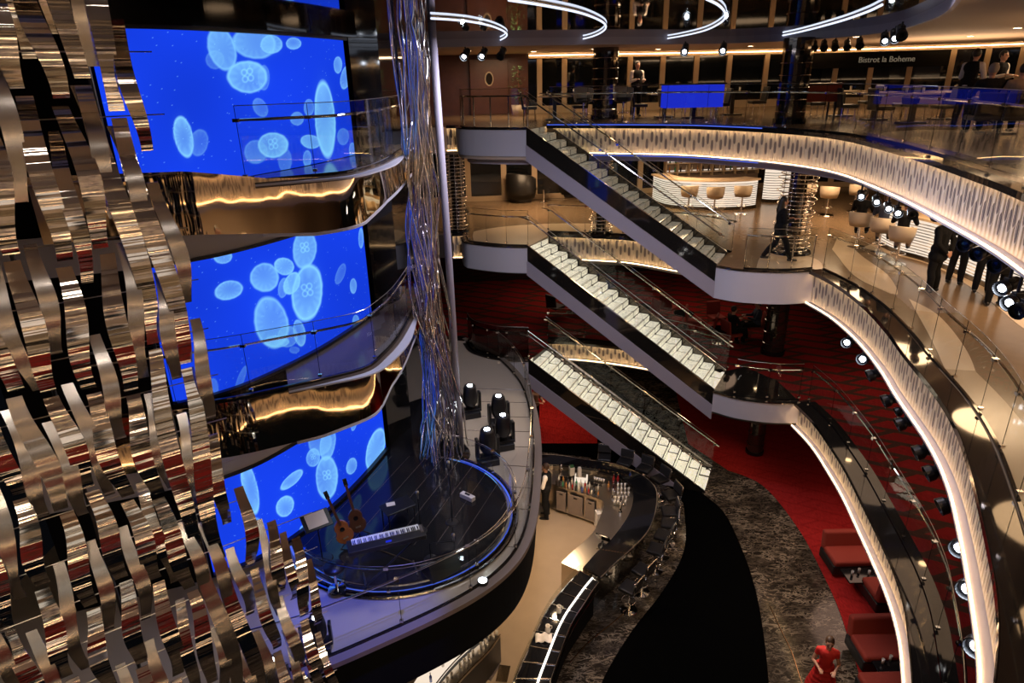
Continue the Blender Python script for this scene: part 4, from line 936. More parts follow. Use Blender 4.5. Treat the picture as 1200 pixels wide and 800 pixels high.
ql,_,_ = resamp(lc, .42); qr,_,_ = resamp(rc, .42); N_ = 9
for i in range(N_+1):
    a = ql[int(i*(len(ql)-1)/N_)]; b = qr[int(i*(len(qr)-1)/N_)]; B(MB().tube([(a.x,a.y,z_),(b.x,b.y,z_)], .010, 6), 'cross_tube', 'chrome'); B(MB().tube([(a.x,a.y,z_),(a.x,a.y,Z0+.0)], .014, 6), 'leg', 'chrome')
mid = [Vector(ql[int(t*(len(ql)-1))]).lerp(Vector(qr[int(t*(len(qr)-1))]),.66) for t in np.linspace(0,1,30)]
B(MB().tube([(p.x,p.y,z_+.012) for p in mid], .022, 6), 'light_line', 'led_white')
B(MB().wall(offset(lc,-.02), z_-.0, z_+.22, .008), 'splash_glass', 'glass')
# things on the station
def cloth(p, z, label, s=.2):
    rg = random.Random(int(p[0]*100)); mb = MB(); n = 10; vs = []; fs = []
    for j in range(n):
        for i in range(n):
            x = (i/(n-1)-.5)*s*2; y = (j/(n-1)-.5)*s*1.4; r = math.hypot(x,y)/s; vs.append((x,y,.16*max(0,1-r*1.3)+.02*math.sin(x*40)+.02*rg.random()+.012))
    for j in range(n-1):
        for i in range(n-1): fs.append((j*n+i,j*n+i+1,(j+1)*n+i+1,(j+1)*n+i))
    mb.add(vs,fs); o = mb.build('napkin','cloth_white',smooth=True); md = o.modifiers.new('s','SOLIDIFY'); md.thickness = .006; o.location = (p[0],p[1],z); tag(o,label,'cloth'); return o
cloth(at(637,748,z_), z_, 'crumpled white cloth heaped on the black glass serving station', .17)
def pitcher(p, z, label):
    r = empty('pitcher', (p[0],p[1],z), .3, label, 'pitcher')
    MB().lathe([(0,0),(.05,0),(.06,.05),(.045,.14),(.05,.17),(.042,.17),(.038,.13),(0,.02)], n=16).build('body','bottle_clear',r,smooth=True)
    MB().tube([(.045,0,.15),(.09,0,.13),(.09,0,.07),(.055,0,.05)], .007, 6).build('handle','bottle_clear',r,smooth=True); return r
pitcher(at(655,717,z_), z_, 'small clear pitcher standing on the upper half of the serving station')
pitcher(at(642,740,z_), z_, 'small clear pitcher right beside the crumpled white cloth')
# bottles, glasses
def bottle(mat, h=.28, r=.035):
    o = empty('bottle', (0,0,-50), 0, 'x', 'bottle')
    MB().lathe([(0,0),(r,0),(r,h*.55),(r*.85,h*.63),(r*.36,h*.74),(r*.34,h*.94),(0,h*.94)], n=14).build('glass_body',mat,o,smooth=True)
    MB().lathe([(0,h*.93),(r*.42,h*.93),(r*.42,h),(0,h)], n=10).build('cap','steel',o); return o
def glassware(r=.032, h=.13):
    return MB().lathe([(0,.004),(r*.8,0),(r,h),(r*.92,h),(r*.72,.012),(0,.012)], n=12)
mats = ['bottle_dark','bottle_dark','bottle_green','bottle_amber','bottle_clear','bottle_red','bottle_dark','bottle_clear','bottle_blue','bottle_amber','bottle_red','bottle_clear','bottle_dark','bottle_amber']
protos = {m_: bottle(m_) for m_ in set(mats)}
nmm = {'bottle_dark':'dark','bottle_green':'green','bottle_amber':'amber','bottle_clear':'pale','bottle_red':'red','bottle_blue':'blue'}
used = set()
def place_bottle(m_, p, z, label, group, s=1.):
    if m_ in used: o = copy_tree(protos[m_])
    else: o = protos[m_]; used.add(m_)
    o.location = (p[0],p[1],z); o.scale = (s,s,s); o['label'] = label; o['group'] = group; return o
for i,m_ in enumerate(mats):
    t = i/(len(mats)-1); p = at(652+49*t, 568+14*t, WT); place_bottle(m_, p, WT, '%s bottle in the front speed rail of the curved bar worktop'%nmm[m_], 'bottles in the bar speed rail, %s'%nmm[m_], .8)
for i,m_ in enumerate(['bottle_clear','bottle_amber','bottle_dark','bottle_clear','bottle_green','bottle_clear','bottle_red','bottle_clear','bottle_dark','bottle_clear']):
    t = i/9; p = at(655+46*t, 564.5+11*t, WT); place_bottle(m_, p, WT, '%s bottle in the second row behind the bar speed rail'%nmm[m_], 'second row of bar bottles, %s'%nmm[m_], .9)
for u,v,m_,lab in ((719,566,'bottle_red','red bottle at the left of the pair above the taps on the bar worktop'),(724,566,'bottle_red','red bottle at the right of the pair above the taps on the bar worktop'),(713,574,'bottle_amber','amber bottle in front of the red pair on the bar worktop'),(738,563,'bottle_blue','blue bottle behind the rows of upturned glasses')):
    place_bottle(m_, at(u,v,WT), WT, lab, None, 1.0) if False else place_bottle(m_, at(u,v,WT), WT, lab, 'single bottles on the worktop', 1.1)
g0 = None
for r_ in range(5):
    for c_ in range(4):
        p = at(724+c_*4.2+ (0 if r_<3 else -1)*r_, 571+r_*5.0, WT)
        if g0 is None: g0 = glassware().build('drinking_glass','bottle_clear',smooth=True); o = g0
        else: o = g0.copy(); COL.objects.link(o)
        o.location = (p.x,p.y,WT); tag(o,'clear drinking glass standing in the rows at the bend of the bar worktop','glass','drinking glasses at the bar bend')
w0 = None
for i in range(5):
    p = at(697+i*2.6, 562.5+i*.6, WT+.0); o = glassware(.03,.10).build('cup','cloth_white',smooth=True) if w0 is None else w0.copy()
    if w0 is None: w0 = o
    else: COL.objects.link(o)
    o.location = (p.x,p.y,WT); tag(o,'small white cup in the short row on the rear worktop','cup','white cups on the rear worktop')
def tap(p, z, label, s=1.):
    r = empty('tap_tower', (p[0],p[1],z), .4, label, 'tap'); r.scale = (s,s,s)
    MB().lathe([(0,0),(.06,0),(.055,.03),(.03,.05),(.03,.30),(.045,.33),(.045,.37),(0,.38)], n=16).build('column','chrome',r,smooth=True)
    MB().tube([(0,0,.30),(0,-.10,.31),(0,-.13,.25)], .012, 8).build('spout','chrome',r,smooth=True); MB().box((.0,0,.42),(.03,.03,.12)).build('tap_handle','black_plastic',r,bevel=.006); return r
tap(at(727,600,WT), WT, 'chrome tap on the steel worktop at the bend of the bar', 1.0); tap(at(657,556,BT), BT, 'tall chrome dispenser beside the bartender on the far counter', .9); tap(at(718,583,WT), WT, 'chrome glass washer spout left of the drinking glasses', .8)
def box_thing(name, p, z, d_, mat, label, cat, rz=0, lid=None):
    r = empty(name, (p[0],p[1],z), rz, label, cat); MB().box((0,0,d_[2]/2),d_).build('body',mat,r,bevel=.008)
    if lid: MB().box((0,0,d_[2]+.02),(d_[0]*.8,d_[1]*.8,.04)).build('lid',lid,r,bevel=.006)
    return r
box_thing('juice_dispenser', at(670,556,BT), BT, (.14,.14,.26), 'bottle_clear', 'pale dispenser with dark lid on the far counter right of the bartender', 'dispenser', .2, 'green')
box_thing('cup_stack', at(679,558,BT), BT, (.10,.10,.26), 'cloth_white', 'tall stack of white cups at the end of the far counter', 'cups', .2, 'cloth_white')
box_thing('lit_ice_chest', at(681,563,WT), WT, (.36,.22,.16), 'counter_lit', 'bright glowing rectangular chest behind the speed rail on the worktop', 'ice chest', -.2, 'steel')
box_thing('waste_bin', at(703,618,Z0), Z0, (.26,.26,.55), 'cloth_white', 'small white bin on the bar floor beside the cabinets', 'bin', .2)
fb = empty('fruit_bowl', tuple(at(636,560,WT)), 0, 'bowl of orange fruit beside the bartender', 'bowl'); MB().lathe([(0,0),(.07,0),(.14,.09),(.13,.09),(.06,.015),(0,.015)], n=18).build('bowl','steel',fb,smooth=True)
for i in range(5):
    o = MB(); sph(o,(0,0,0),.045,12); o = o.build('orange','orange',smooth=True,fixn=False); q = fb.location; a = i*1.26; o.location = (q.x+.06*math.cos(a)*(i>0),q.y+.06*math.sin(a)*(i>0),q.z+.075+(.05 if i==0 else 0)); tag(o,'orange piled in the bowl beside the bartender','fruit','oranges in the bowl')
pos = empty('till_terminal', tuple(at(706,640,WT)), 2.6, 'black till screen standing on the narrow end of the steel worktop', 'till')
MB().lathe([(0,0),(.12,0),(.11,.03),(.03,.05),(.03,.16),(0,.16)], n=20).build('foot','black_plastic',pos,smooth=True); MB().box((0,-.02,.25),(.36,.03,.26),rx=-.5).build('screen','black_gloss',pos,bevel=.008)
# bar stools
def bar_stool(loc, rz, label, proto=[None], group='black bar stools round the ground bar'):
    if proto[0] is None:
        r = empty('bar_stool', loc, rz, label, 'stool', group); proto[0] = r
        MB().lathe([(0,0),(.21,0),(.20,.015),(.03,.03),(.028,.60),(0,.60)], n=24).build('pedestal','chrome',r,smooth=False)
        MB().tube([(.16*math.cos(a),-.02+.16*math.sin(a),.26) for a in np.linspace(0,2*PI,21)[:-1]], .012, 6, closed=True).build('footrest','chrome',r,smooth=True)
        MB().box((0,0,.65),(.42,.40,.10)).build('seat','black_leather',r,bevel=.03,seg=3)
        MB().box((0,.21,.86),(.40,.05,.26),rx=-.12).build('backrest','grey_leather',r,bevel=.02,seg=3)
        f = MB(); f.tube([(-.19,.20,.62),(-.20,.245,.80),(-.20,.25,1.0)],.013,6); f.build('back_tube','chrome',r,smooth=True); f = MB(); f.tube([(.19,.20,.62),(.20,.245,.80),(.20,.25,1.0)],.013,6); f.build('back_tube','chrome',r,smooth=True)
        MB().box((0,.245,1.005),(.42,.03,.02)).build('back_cap','chrome',r,bevel=.006)
        return r
    return copy_tree(proto[0], loc, rz, label)
sp = [(708,536),(732,541),(755,549),(773,561),(786,580),(784,599),(784,613),(777,627),(769,643),(753,668),(738,688)]
nms = ['first from the far left','second from the far left','third from the far left','fourth from the far left','fifth, at the far bend of the bar','sixth, just past the bend','seventh, middle of the row along the marble','eighth, nearer the widest marble','ninth counted from the far left','last but one, toward the serving station','nearest one, beside the serving station']
for (u,v),nm in zip(sp,nms):
    p = at(u,v,Z0+.66); c = min(oc, key=lambda q: (q[0]-p.x)**2+(q[1]-p.y)**2); bar_stool((p.x,p.y,Z0+.003), math.atan2(c[0]-p.x,-(c[1]-p.y)), 'black bar stool round the ground bar, %s'%nm)
# lit back bar under the stage ring
bk_o = crom([tuple(at(u,v,Z0+.9)[:2]) for u,v in ((586,738),(572,757),(552,777),(533,798),(515,825))],.12); bk_m = crom([tuple(at(u,v,Z0+.9)[:2]) for u,v in ((572,740),(552,757),(532,776),(512,800),(496,825))],.12); bk_i = crom([tuple(at(u,v,Z0+.9)[:2]) for u,v in ((545,735),(525,752),(505,772),(485,800),(470,825))],.12)
bk = empty('back_bar', (-.9,9.0,Z0), 0, 'back bar with glowing white shelf tucked under the black face of the stage ring', 'bar counter')
bb(MB().prism(bk_o+bk_m[::-1], Z0+.70, Z0+.76), 'lower_shelf', 'steel', bk); bb(MB().prism(bk_m+bk_i[::-1], Z0+.86, Z0+.90), 'light_shelf', 'counter_lit', bk)
bb(MB().prism(bk_o+bk_i[::-1], Z0+.01, Z0+.69), 'cabinet', 'black_plastic', bk); bb(MB().tube([(p[0],p[1],Z0+.78) for p in bk_o], .012, 6), 'front_rail', 'gold', bk); bb(MB().tube([(p[0],p[1],Z0+.91) for p in bk_m], .014, 6), 'shelf_rail', 'gold', bk)
ou = bk_o[1:]; 
for i in range(26):
    t = i/25; a = Vector(bk_o[int(t*(len(bk_o)-1))]); b = Vector(bk_m[int(t*(len(bk_m)-1))]); q = a.lerp(b,.3 if i%2 else .65)
    o = g0.copy(); COL.objects.link(o); o.location = (q.x,q.y,Z0+.76); o.data = g0.data; tag(o,'stemless glass on the lower shelf of the glowing back bar','glass','glasses on the back bar shelf')
for i,m_ in enumerate(['bottle_blue','bottle_red','bottle_green','bottle_clear','bottle_blue','bottle_red']):
    t = (i+.5)/6; a = Vector(bk_m[int(t*(len(bk_m)-1))]); b = Vector(bk_i[int(t*(len(bk_i)-1))]); q = a.lerp(b,.3); place_bottle(m_, (q.x,q.y), Z0+.90, '%s bottle on the glowing white shelf under the stage ring'%nmm[m_], 'bottles on the glowing shelf, %s'%nmm[m_], .8)
# perforated floor mats
for cs,lab in ((((575,774),(586,778),(577,799),(565,794)),'darker perforated drain mat, left of the two on the bar floor'),(((587,778),(600,781.6),(593.5,799),(578,799)),'paler perforated drain mat, right of the two on the bar floor')):
    q = [at(u,v,Z0+.016) for u,v in cs]; a = (q[0]+q[3])/2; b = (q[1]+q[2])/2; c = sum(q,Vector())/4; ang = math.atan2((b-a).y,(b-a).x); wx = (b-a).length-.02; wy = ((q[0]+q[1])/2-(q[2]+q[3])/2).length-.02
    r = empty('floor_mat', (c.x,c.y,Z0+.016), ang, lab, 'mat'); mb = MB()
    MB().box((0,0,.004),(wx,wy,.008)).build('backing','black_plastic',r)
    for k in range(9): mb.box(((k/8-.5)*(wx-.02),0,.012),(.014,wy,.012))
    for k in range(13): mb.box((0,(k/12-.5)*(wy-.02),.012),(wx,.014,.012))
    mb.build('lattice','gold' if 'paler' in lab else 'rimwood',r)
# ================================================================== STAGE THINGS
ZS = Z1+.10
a = at(407,641,ZS+.80); b = at(497,620,ZS+.80); t = b-a; kb = empty('keyboard', (((a+b)/2).x,((a+b)/2).y,ZS), math.atan2(t.y,t.x), 'black electronic stage keyboard with white keys on a folding stand', 'keyboard'); L = t.length
MB().box((0,-.03,.78),(L,.34,.09)).build('case','black_plastic',kb,bevel=.01)
nk = 44; kw = (L-.16)/nk
for i in range(nk): MB().box(((i-(nk-1)/2)*kw,.06,.83),(kw*.86,.15,.018)).build('white_key','key_white',kb)
for i in range(nk-1):
    if i%7 not in (2,6): MB().box(((i-(nk-1)/2+.5)*kw,.025,.845),(kw*.5,.095,.02)).build('black_key','black_gloss',kb)
MB().box((.02,-.13,.827),(.10,.05,.006)).build('display','screen_blue',kb); MB().box((L/2-.05,0,.83),(.05,.2,.02)).build('end_panel','steel',kb)
for s_ in (-1,1):
    MB().tube([(-.45,s_*.14,.02),(.45,s_*.14,.72)] if s_<0 else [(.45,s_*.14,.02),(-.45,s_*.14,.72)], .018, 8).build('stand_leg','black_plastic',kb); MB().tube([(s_*.45,-.2,.018),(s_*.45,.2,.018)], .018, 8).build('stand_foot','black_plastic',kb)
def guitar(u, v, label, mat, lean, rz):
    p = at(u,v,ZS); r = empty('guitar', (p.x,p.y,ZS), rz, label, 'guitar'); R = Matrix.Rotation(lean,4,'Y')@Matrix.Rotation(-.22,4,'X')
    body = MB(); poly = []
    for k in range(36):
        a_ = 2*PI*k/36; s_ = math.sin(a_); w_ = .165+.035*math.cos(2*a_) - .02*s_; w_ = .17*(1-.18*s_)-.045*math.exp(-((s_-.1)/.25)**2); poly.append((w_*math.cos(a_),.24*s_))
    vs = [(x,-.035,y+.34) for x,y in poly]+[(x,.035,y+.34) for x,y in poly]; n = 36
    body.add(vs,[tuple(range(n)),tuple(range(n,2*n))[::-1]]+[(i,(i+1)%n,n+(i+1)%n,n+i) for i in range(n)])
    o = body.build('body',mat,r,bevel=.008); o.data.transform(R)
    for nm,mb,mt in (('neck',MB().box((0,-.045,.80),(.05,.025,.62)),'wood'),('headstock',MB().box((0,-.04,1.16),(.075,.02,.15)),'black_gloss'),('bridge',MB().box((0,-.045,.22),(.10,.015,.03)),'steel'),('sound_hole',MB().lathe([(0,0),(.045,0),(.045,.006),(0,.006)],n=18),'black_gloss')):
        o = mb.build(nm,mt,r)
        if nm=='sound_hole': o.data.transform(Matrix.Translation((0,-.036,.40))@Matrix.Rotation(PI/2,4,'X'))
        o.data.transform(R)
    MB().tube([(-.18,.0,0),(0,.05,.12),(.18,0,0)],.012,6).build('stand','black_plastic',r); MB().tube([(0,.05,.12),(0,.30,0)],.012,6).build('stand','black_plastic',r)
guitar(410,640,'amber bodied guitar on a stand, left one of the pair by the screen','guitar_wood',-.22,.5)
guitar(423,628,'reddish brown guitar standing right behind the amber one','wood',-.12,.4)
def stand(u, v, label, h, boom=False):
    p = at(u,v,ZS); r = empty('microphone_stand', (p.x,p.y,ZS), 0, label, 'microphone stand')
    MB().lathe([(0,0),(.13,0),(.12,.02),(.0,.03)], n=20).build('base','black_plastic',r); MB().cyl((0,0,.02),(0,0,h),.010,8).build('pole','black_plastic',r)
    if boom: MB().cyl((0,0,h),(.45,-.1,h+.12),.008,8).build('boom','black_plastic',r)
    tip = (.45,-.1,h+.12) if boom else (0,0,h); MB().lathe([(0,0),(.018,0),(.02,.10),(.032,.12),(.03,.16),(0,.175)], c=tip, n=12).build('microphone','steel',r,smooth=True)
stand(493,622,'straight microphone stand on the stage behind the keyboard',.75); stand(530,612,'tall microphone stand near the right of the round stage',1.25); stand(505,655,'boom microphone stand right of the keyboard',.35,True)
p = at(517,668,ZS); r = empty('stage_monitor', (p.x,p.y,ZS), .65, 'black wedge loudspeaker lying at the front right edge of the round stage', 'loudspeaker')
MB().add([(-.3,-.22,0),(.3,-.22,0),(.3,.22,0),(-.3,.22,0),(-.3,-.10,.34),(.3,-.10,.34),(.3,.22,.12),(-.3,.22,.12)],[(0,1,2,3),(4,5,6,7),(0,1,5,4),(1,2,6,5),(2,3,7,6),(3,0,4,7)]).build('cabinet','black_plastic',r,bevel=.012)
MB().box((0,.075,.245),(.52,.33,.012),rx=-.60).build('grille','black',r)
p = at(548,584,ZS); r = empty('white_case', (p.x,p.y,ZS), .9, 'small white case lying near the blue stage edge', 'case'); MB().box((0,0,.05),(.12,.34,.10)).build('body','paper',r,bevel=.01); MB().box((0,0,.115),(.03,.12,.02)).build('handle','black_plastic',r)
p = at(468,612,ZS); r = empty('side_table', (p.x,p.y,ZS), .6, 'low black table on the stage behind the keyboard', 'table'); MB().box((0,0,.40),(.62,.40,.03)).build('table_top','black_plastic',r,bevel=.006)
for x_ in (-.27,.27):
    for y_ in (-.16,.16): MB().cyl((x_,y_,0),(x_,y_,.385),.014,8).build('leg','black_plastic',r)
o = MB().box((0,0,.003),(.17,.12,.006),rz=.3).build('paper_sheet','paper'); o.location = (p.x-.14,p.y+.03,ZS+.415); tag(o,'white sheet of paper on the low black stage table','paper')
p = at(378,655,ZS); r = empty('music_stand', (p.x,p.y,ZS), .6, 'black music desk holding white sheets beside the screen', 'music stand'); MB().lathe([(0,0),(.2,0),(.18,.02),(.012,.03),(.012,.80),(0,.80)], n=16).build('pole','black_plastic',r); MB().box((0,0,.86),(.50,.03,.34),rx=-1.0).build('desk','black_plastic',r)
o = MB().box((0,0,0),(.36,.006,.28),rx=-1.0).build('music_sheet','paper'); o.location = (p.x,p.y-.0,ZS+.885); o.rotation_euler = (0,0,.6); tag(o,'white music sheet lying open on the black music desk','paper')
p = at(395,690,ZS); r = empty('piano_stool', (p.x,p.y,ZS), 0, 'round black stool in front of the keyboard near the stage edge', 'stool'); MB().lathe([(0,.42),(.17,.42),(.18,.46),(.17,.50),(0,.51)], n=24).build('seat','black_leather',r,smooth=True); MB().lathe([(0,0),(.16,0),(.15,.02),(.025,.04),(.025,.42),(0,.42)], n=16).build('pedestal','chrome',r)
# ================================================================== DECK FURNITURE
def tub_chair(loc, rz, label, inner, outer, proto={}, s=1., group='tub armchairs on the middle deck'):
    key = (inner,outer)
    if key not in proto:
        r = empty('tub_armchair', loc, rz, label, 'armchair', group); proto[key] = r
        sh = MB(); vs=[]; fs=[]; n=22; prof=[(.36,.10,1),(.40,.30,1),(.40,.60,1),(.36,.62,0),(.32,.45,0),(.30,.30,0)]
        for j,(rr,z,_) in enumerate(prof):
            for i in range(n+1):
                a_ = -.35+(PI+.70)*i/n; hz = (.16*math.sin((a_+.35)/(PI+.7)*PI)) if j in (2,3) else 0; vs.append((rr*math.cos(a_),rr*math.sin(a_),z+hz))
        m_ = len(prof)
        for j in range(m_):
            for i in range(n): fs.append((j*(n+1)+i,j*(n+1)+i+1,((j+1)%m_)*(n+1)+i+1,((j+1)%m_)*(n+1)+i))
        fs += [tuple(j*(n+1) for j in range(m_)), tuple(j*(n+1)+n for j in range(m_))[::-1]]
        sh.add(vs,fs); sh.build('shell',outer,r,smooth=True); MB().lathe([(0,.10),(.33,.10),(.34,.38),(.30,.43),(0,.44)], n=26).build('seat_cushion',inner,r,smooth=True)
        MB().lathe([(0,0),(.26,0),(.28,.02),(.3,.10),(0,.10)], n=24).build('plinth','black_plastic',r); ih = MB().lathe([(.318,.44),(.345,.60),(.348,.70)], n=20, a0=.1, a1=PI-.1); ih.build('inner_lining',inner,r,smooth=True); 
        r.scale=(s,s,s); return r
    return copy_tree(proto[key], loc, rz, label, s)
def P2(u,v,z=Z2): return at(u,v,z)
tub_chair(P2(611,236), PI-.5, 'large black tub armchair with cream lining facing the middle deck windows', 'cream_fabric','black_leather', s=1.55)
tub_chair(P2(668,230), 2.6, 'cream lined tub armchair behind the head of the upper stairs soffit', 'cream_fabric','black_leather', s=1.4)
tub_chair(P2(690,236), 3.6, 'black tub armchair turned away, beside the upper stairs', 'black_leather','black_leather', s=1.4)
def round_table(loc, label, top, h=.55, r_=.35, group=None):
    r = empty('round_table', loc, 0, label, 'table', group); MB().lathe([(0,h-.03),(r_,h-.03),(r_,h),(0,h)], n=28).build('table_top',top,r); MB().lathe([(0,0),(r_*.6,0),(r_*.55,.02),(.03,.04),(.03,h-.03),(0,h-.03)], n=20).build('pedestal','chrome',r); return r
round_table(P2(637,236), 'small dark round table between the tub armchairs on the middle deck', 'black_gloss')
def counter(pts, z, label, h=1.1, lit='counter_lit', n_s=11, depth=.55, topmat='cream_floor'):
    c = crom(pts,.25); r = empty('lit_bar', (c[0].x,c[0].y,z), 0, label, 'bar counter'); T = Matrix.Translation(-r.location)
    def b(mb,nm,mt): o = mb.build(nm,mt,r); o.data.transform(T)
    b(MB().wall(c, z+.12, z+h-.06, .03),'lit_front',lit); b(MB().wall(offset(c,.02), z, z+.12, .05),'kick_plate','black_mirror'); b(MB().wall(offset(c,-depth), z+h-.06, z+h, depth+.14),'counter_top',topmat)
    for k in range(n_s): zz = z+.16+(h-.26)*k/n_s; b(MB().wall(offset(c,.035), zz, zz+.022, .015),'slat','chrome')
    b(MB().wall(offset(c,-.12), z, z+h-.06, .08),'carcass','rimwood')
    return c
q1 = [tuple(P2(u,v)[:2]) for u,v in ((765,236),(785,243),(830,246),(870,245),(884,243))]
counter(q1, Z2, 'white glowing slatted bar on the middle deck behind three tub stools')
q2 = [tuple(P2(u,v)[:2]) for u,v in ((1028,285),(1050,296),(1085,306),(1125,322),(1160,338),(1200,356),(1240,375))]
counter(q2, Z2, 'white glowing slatted bar curving behind the seated guests at right')
counter([tuple(P2(u,v)[:2]) for u,v in ((893,236),(905,237),(926,236))], Z2, 'short glowing slatted counter left of the ringed column', h=1.3)
def tub_stool(loc, rz, label, proto=[None], s=1.):
    if proto[0] is None:
        r = empty('tub_stool', loc, rz, label, 'stool', 'cream tub bar stools on the middle deck'); proto[0] = r
        MB().lathe([(0,0),(.24,0),(.23,.015),(.03,.03),(.028,.60),(0,.60)], n=24).build('pedestal','chrome',r)
        MB().tube([(.17*math.cos(a_),.17*math.sin(a_),.28) for a_ in np.linspace(0,2*PI,21)[:-1]], .012, 6, closed=True).build('footrest','chrome',r,smooth=True)
        MB().lathe([(0,.60),(.2,.60),(.25,.66),(.24,.72),(0,.73)], n=24).build('seat','black_leather',r,smooth=True)
        b = MB(); vs=[];fs=[];n=20; prof=[(.27,.62),(.31,.78),(.32,.98),(.295,.99),(.28,.80),(.245,.68)]
        for rr,z in prof:
            for i in range(n+1): a_ = -.15+(PI+.3)*i/n; vs.append((rr*math.cos(a_),rr*math.sin(a_),z+(.05*math.sin(PI*i/n) if z>.9 else 0)))
        for j in range(6):
            for i in range(n): fs.append((j*(n+1)+i,j*(n+1)+i+1,((j+1)%6)*(n+1)+i+1,((j+1)%6)*(n+1)+i))
        fs += [tuple(j*(n+1) for j in range(6)), tuple(j*(n+1)+n for j in range(6))[::-1]]
        b.add(vs,fs); b.build('backrest','cream_fabric',r,smooth=True); return r
    return copy_tree(proto[0], loc, rz, label)
for (u,v,rz,lab) in ((806,250,PI+.1,'leftmost of three at the far glowing bar'),(836,252,PI,'middle one of three at the far glowing bar'),(868,250,PI-.1,'rightmost of three at the far glowing bar'),(945,247,2.0,'left one just right of the ringed column'),(968,252,2.6,'middle one right of the ringed column'),(1000,248,3.4,'right one before the first lit spotlight'),(1003,289,PI-.7,'occupied one with a coat, furthest left of the guests'),(1028,297,PI-.7,'occupied by the guest in a blue grey top'),(1050,309,PI-.7,'occupied one with wide back, nearest the standing man')):
    tub_stool(tuple(P2(u,v)), rz+PI if False else rz, 'cream tub bar stool, %s'%lab)
person(P2(1003,289), PI-.7, 'guest in a dark coat seated on the left tub stool at the right bar','sit',1.72,'cloth_black','cloth_black',arms='table',seat=.73,coat=.5,hair='hair_dark')
person(P2(1028,297), PI-.7, 'guest in a navy blue top and khaki trousers seated at the right bar','sit',1.76,'cloth_navy','cloth_khaki',arms='table',seat=.73,hair='hair_brown')
person(P2(1050,309), PI-.7, 'guest in black top and taupe trousers on the stool nearest the standing man','sit',1.78,'cloth_black','cloth_taupe',arms='table',seat=.73,coat=.3)
# lower deck: red round tables and chairs
def lounge_chair(loc, rz, label, proto={}, mat='red_fabric', s=1., group='lounge chairs on the lower deck'):
    if mat not in proto:
        r = empty('lounge_chair', loc, rz, label, 'chair', group); proto[mat] = r
        MB().box((0,0,.40),(.52,.50,.10)).build('seat',mat,r,bevel=.03,seg=3); MB().box((0,.25,.66),(.50,.07,.48),rx=-.15).build('backrest',mat,r,bevel=.03,seg=3)
        for x_ in (-.22,.22):
            for y_ in (-.2,.2): MB().cyl((x_,y_,0),(x_*.9,y_*.9,.37),.014,8).build('leg','chrome',r)
        return r
    return copy_tree(proto[mat], loc, rz, label, s)
P1 = lambda u,v: at(u,v,Z1)
lounge_chair(P1(651,371), 2.3, 'black lounge chair left of the red round table at the far lower deck', mat='black_leather')
round_table(P1(670,366), 'round table with bright red top on the red lower deck carpet', 'red_fabric', .62, .38)
for i,(u,v,rz) in enumerate(((742,372,.5),(760,380,-1.2),(783,372,2.4),(812,388,1.2),(828,397,-2),(838,384,.2),(720,365,1.8))):
    lounge_chair(P1(u,v), rz, 'red lounge chair behind the stair glass, lower deck, number %s from the left'%['two','three','four','five','six','seven','one'][i])
for i,(u,v) in enumerate(((752,374),(800,382),(842,402))): round_table(P1(u,v), 'dark low table among the red chairs, %s'%['left one','middle one','right one nearest the stair foot'][i], 'black_gloss', .5, .35)
person(P1(856,404), 1.9, 'person in dark clothes seated behind the foot of the middle flight of stairs','sit',1.74,'cloth_black','cloth_black',arms='table',seat=.42)
person(P1(884,396), -1.7, 'person in navy clothes seated beside the banded mirror column','sit',1.70,'cloth_navy','cloth_black',arms='table',seat=.42,hair='hair_brown')
lounge_chair(P1(856,404), 1.9, 'red lounge chair under the person in dark clothes'); lounge_chair(P1(884,396), -1.7, 'red lounge chair under the person in navy clothes')
# red sofas under the lower deck edge
def sofa(loc, rz, label, w_=1.8, proto=[None]):
    if proto[0] is None:
        r = empty('sofa', loc, rz, label, 'sofa', 'red sofas at the carpet edge'); proto[0] = r
        MB().box((0,.0,.22),(w_,.78,.26)).build('base','black_leather',r,bevel=.03,seg=3); MB().box((0,-.06,.40),(w_-.04,.66,.16)).build('seat_cushion','red_fabric',r,bevel=.06,seg=4)
        MB().box((0,.33,.62),(w_,.18,.50),rx=-.12).build('backrest','red_fabric',r,bevel=.06,seg=4)
        for x_ in (-w_/2+.12,w_/2-.12):
            for y_ in (-.28,.28): MB().cyl((x_,y_,0),(x_,y_,.10),.022,8).build('leg','chrome',r)
        return r
    return copy_tree(proto[0], loc, rz, label)
sofa(at(1010,655,Z0+.25), 0.0, 'furthest red sofa on the ground carpet, facing the marble')
sofa(at(1050,762,Z0+.25), 0.0, 'second red sofa on the ground carpet behind a dark table')
sofa(at(1072,695,Z0+.3)+Vector((-.2,0,0)), PI, 'red sofa seen from behind between the two facing ones')
sofa(at(1070,818,Z0+.3)+Vector((0,.1,0)), PI, 'nearest red sofa, its back rising at the bottom edge of the view')
for o in SC.objects:
    if o.name.startswith('sofa') and o.type=='EMPTY': o.location.z = Z0+.016
for (u,v,lab) in ((1012,678,'low black table with small glasses before the furthest sofa'),(1050,782,'low black table before the nearest sofa')):
    p = at(u,v,Z0+.3); r = empty('coffee_table', (p.x,p.y,Z0+.016), 0, lab, 'table'); MB().box((0,0,.38),(.95,.5,.04)).build('table_top','black_gloss',r,bevel=.01); MB().box((0,0,.19),(.25,.2,.34)).build('pedestal','black_plastic',r)
    for k in range(4): o = g0.copy(); COL.objects.link(o); o.location = (p.x-.3+k*.2,p.y+.08*(k%2),Z0+.416); tag(o,'small glass on the %s'%lab[:38].strip(),'glass','glasses on the coffee tables')
